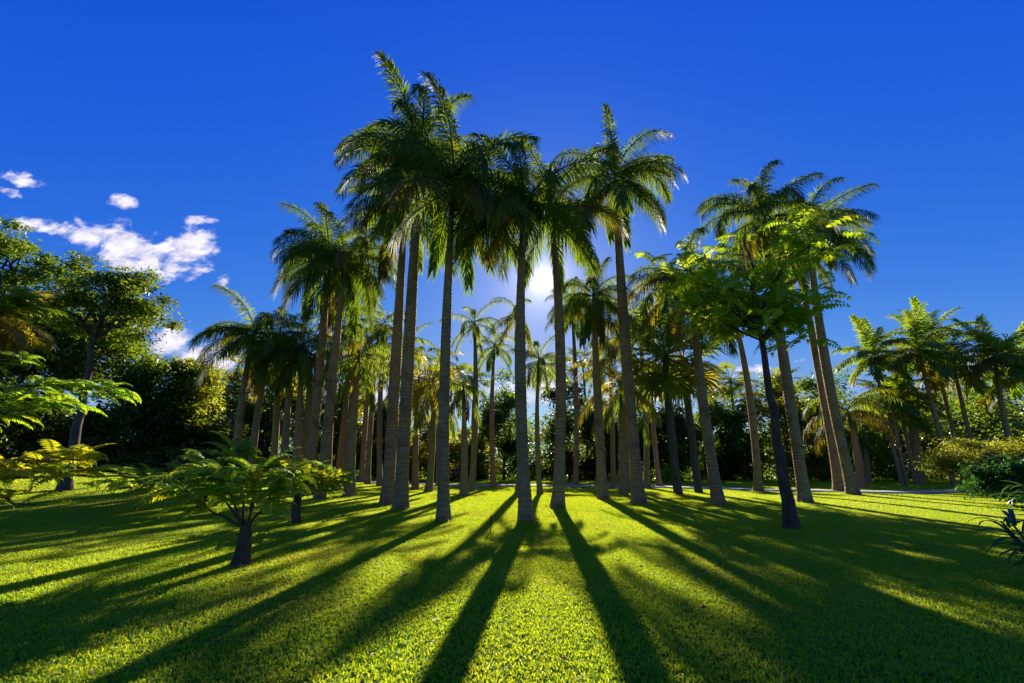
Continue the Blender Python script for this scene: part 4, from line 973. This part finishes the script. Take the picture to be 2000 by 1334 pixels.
# ---------------------------------------------------------------- strap-leaved plants at the right edge
def strap_leaf(name, L, w, bend, seed, mat):
    rng = np.random.default_rng(seed); ns = 8; s = np.linspace(0, 1, ns); a = R(12) - R(bend) * s ** 1.3
    d = np.stack([np.cos(a), 0 * s, np.sin(a)], -1); P = np.vstack([[0, 0, 0], np.cumsum(d[:-1] * L / (ns - 1), axis=0)])
    ww = w * np.sin(np.clip(s * .93 + .07, 0, 1) * np.pi) ** .6 * .5
    U = np.stack([-np.sin(a), 0 * s, np.cos(a)], -1); Y = np.array([0, 1.0, 0])
    V = np.stack([P + Y * ww[:, None] + U * ww[:, None] * .35, P, P - Y * ww[:, None] + U * ww[:, None] * .35], 1).reshape(-1, 3)
    i = np.arange(ns - 1)[:, None] * 3
    return make_mesh(name, V, [np.vstack([np.hstack([i, i + 1, i + 4, i + 3]), np.hstack([i + 1, i + 2, i + 5, i + 4])])], mat)
STRAP = [strap_leaf('leaf', .8, .085, 60 + 25 * k, 600 + k, M_LEAF_GLOSS) for k in range(3)]
def strap_plant(label, base, n, sc, h, seed, group):
    rng = random.Random(seed); root = empty('strap_leaf_plant', base); tag(root, label, 'plant', group)
    ns = max(3, n // 12)
    for s in range(ns):
        e = np.array([rng.uniform(-.35, .35) * h, rng.uniform(-.35, .35) * h, h * rng.uniform(.55, 1.0)])
        g = Geo(); g.tube(np.array([[e[0] * .2, e[1] * .2, -.04], e * np.array([.5, .5, .5]), e]), [.028, .022, .014], 6)
        st = link('stem', g.mesh('stem', M_RACHIS), root)
        for k in range(n // ns):
            f = rng.uniform(.35, 1); az = k * 2.4 + rng.uniform(-.4, .4)
            o = link('leaf', rng.choice(STRAP), st, e * f * np.array([f, f, 1]), (0, 0, 0), (sc * rng.uniform(.7, 1.15),) * 3)
            aim(o, (math.cos(az), math.sin(az), rng.uniform(-.1, .8)), rng.uniform(-.2, .2))
    return root
strap_plant('dark strap-leaved plant arching in low at the right edge', (7.5, 6.5, -0.02), 84, .7, 1.0, 71, 'strap-leaved plants at the right edge')
strap_plant('bluish strap-leaved plant beside the dark glossy shrub', (19.4, 16.8, -0.0), 84, 1.25, .9, 72, 'strap-leaved plants at the right edge')

# ---------------------------------------------------------------- thatched fan palm at the left edge, iron stake, strollers
def person(label, loc, rz, shirt, stride, seed):
    """one continuous body grown by a Skin modifier over a joint skeleton (1.70 m tall, walking)."""
    J = {'pel': (0, 0, .92, .13, .10), 'waist': (0, 0, 1.06, .125, .095), 'chest': (0, .01, 1.27, .16, .11), 'neckb': (0, .0, 1.42, .075, .07),
         'neck': (0, .01, 1.49, .052, .052), 'head': (0, .02, 1.57, .085, .095), 'crown': (0, .01, 1.66, .06, .07)}
    E = [('pel', 'waist'), ('waist', 'chest'), ('chest', 'neckb'), ('neckb', 'neck'), ('neck', 'head'), ('head', 'crown')]
    for s, k in ((1, 'r'), (-1, 'l')):
        f = stride * s
        J.update({'hip' + k: (.09 * s, 0, .88, .09, .09), 'knee' + k: (.10 * s, .14 * f + .02, .48, .058, .06), 'ank' + k: (.10 * s, .26 * f - .04, .09, .04, .042), 'toe' + k: (.11 * s, .26 * f + .13, .035, .035, .028),
                  'sh' + k: (.17 * s, 0, 1.38, .058, .058), 'elb' + k: (.22 * s, -.10 * f - .02, 1.11, .04, .042), 'wri' + k: (.22 * s, -.20 * f + .05, .88, .028, .03), 'hand' + k: (.21 * s, -.22 * f + .09, .79, .026, .036)})
        E += [('pel', 'hip' + k), ('hip' + k, 'knee' + k), ('knee' + k, 'ank' + k), ('ank' + k, 'toe' + k), ('neckb', 'sh' + k), ('sh' + k, 'elb' + k), ('elb' + k, 'wri' + k), ('wri' + k, 'hand' + k)]
    ks = list(J); me = bpy.data.meshes.new('body')
    me.from_pydata([J[k][:3] for k in ks], [(ks.index(a), ks.index(b)) for a, b in E], [])
    o = link('person', me, None, loc, (0, 0, rz))
    sk = o.modifiers.new('skin', 'SKIN'); sb = o.modifiers.new('sub', 'SUBSURF'); sb.levels = sb.render_levels = 1
    for i, k in enumerate(ks):
        sv = me.skin_vertices[0].data[i]; sv.radius = J[k][3:]; sv.use_root = (k == 'pel')
    dg = bpy.context.evaluated_depsgraph_get(); dg.update()
    em = bpy.data.meshes.new_from_object(o.evaluated_get(dg))
    o.modifiers.clear(); o.data = em; em.name = 'body'
    em.materials.clear()
    for m in (M_SKIN, shirt, M_TROUSER, M_HAIR): em.materials.append(m)
    for p in em.polygons:
        c = p.center; p.use_smooth = True
        arm = abs(c.x) > .185
        p.material_index = 2 if c.z < .07 else (0 if (c.z > 1.46 or (arm and c.z < 1.16)) else (1 if c.z > .93 else 2))
        if c.z > 1.64 or (c.z > 1.53 and c.y < -.005): p.material_index = 3
    tag(o, label, 'person', 'people strolling beyond the path')
    return o
person('person in dark clothes strolling beyond the path, left of two', (-6.27, 47.82, 0.02), 1.2, M_SHIRT_A, 1.0, 1)
person('person in maroon shirt strolling beyond the path, right of two', (-5.71, 46.86, 0.03), 1.35, M_SHIRT_B, -1.0, 2)
def iron_stake(base, h):
    root = empty('iron_stake', base); tag(root, 'thin dark iron stake standing alone on the sunny lawn', 'stake')
    g = Geo(); g.tube(np.array([[0, 0, -.1], [.004, 0, h * .5], [0, .003, h - .05]]), [.014, .013, .013], 8); link('rod', g.mesh('rod', M_IRON), root)
    g = Geo(); g.tube(np.array([[0, .003, h - .07], [0, .003, h - .06], [0, .003, h - .02], [0, .003, h]]), [.015, .022, .022, .016], 10); link('cap', g.mesh('cap', M_IRON), root)
iron_stake((-0.54, 11.74, -0.02), 0.42)
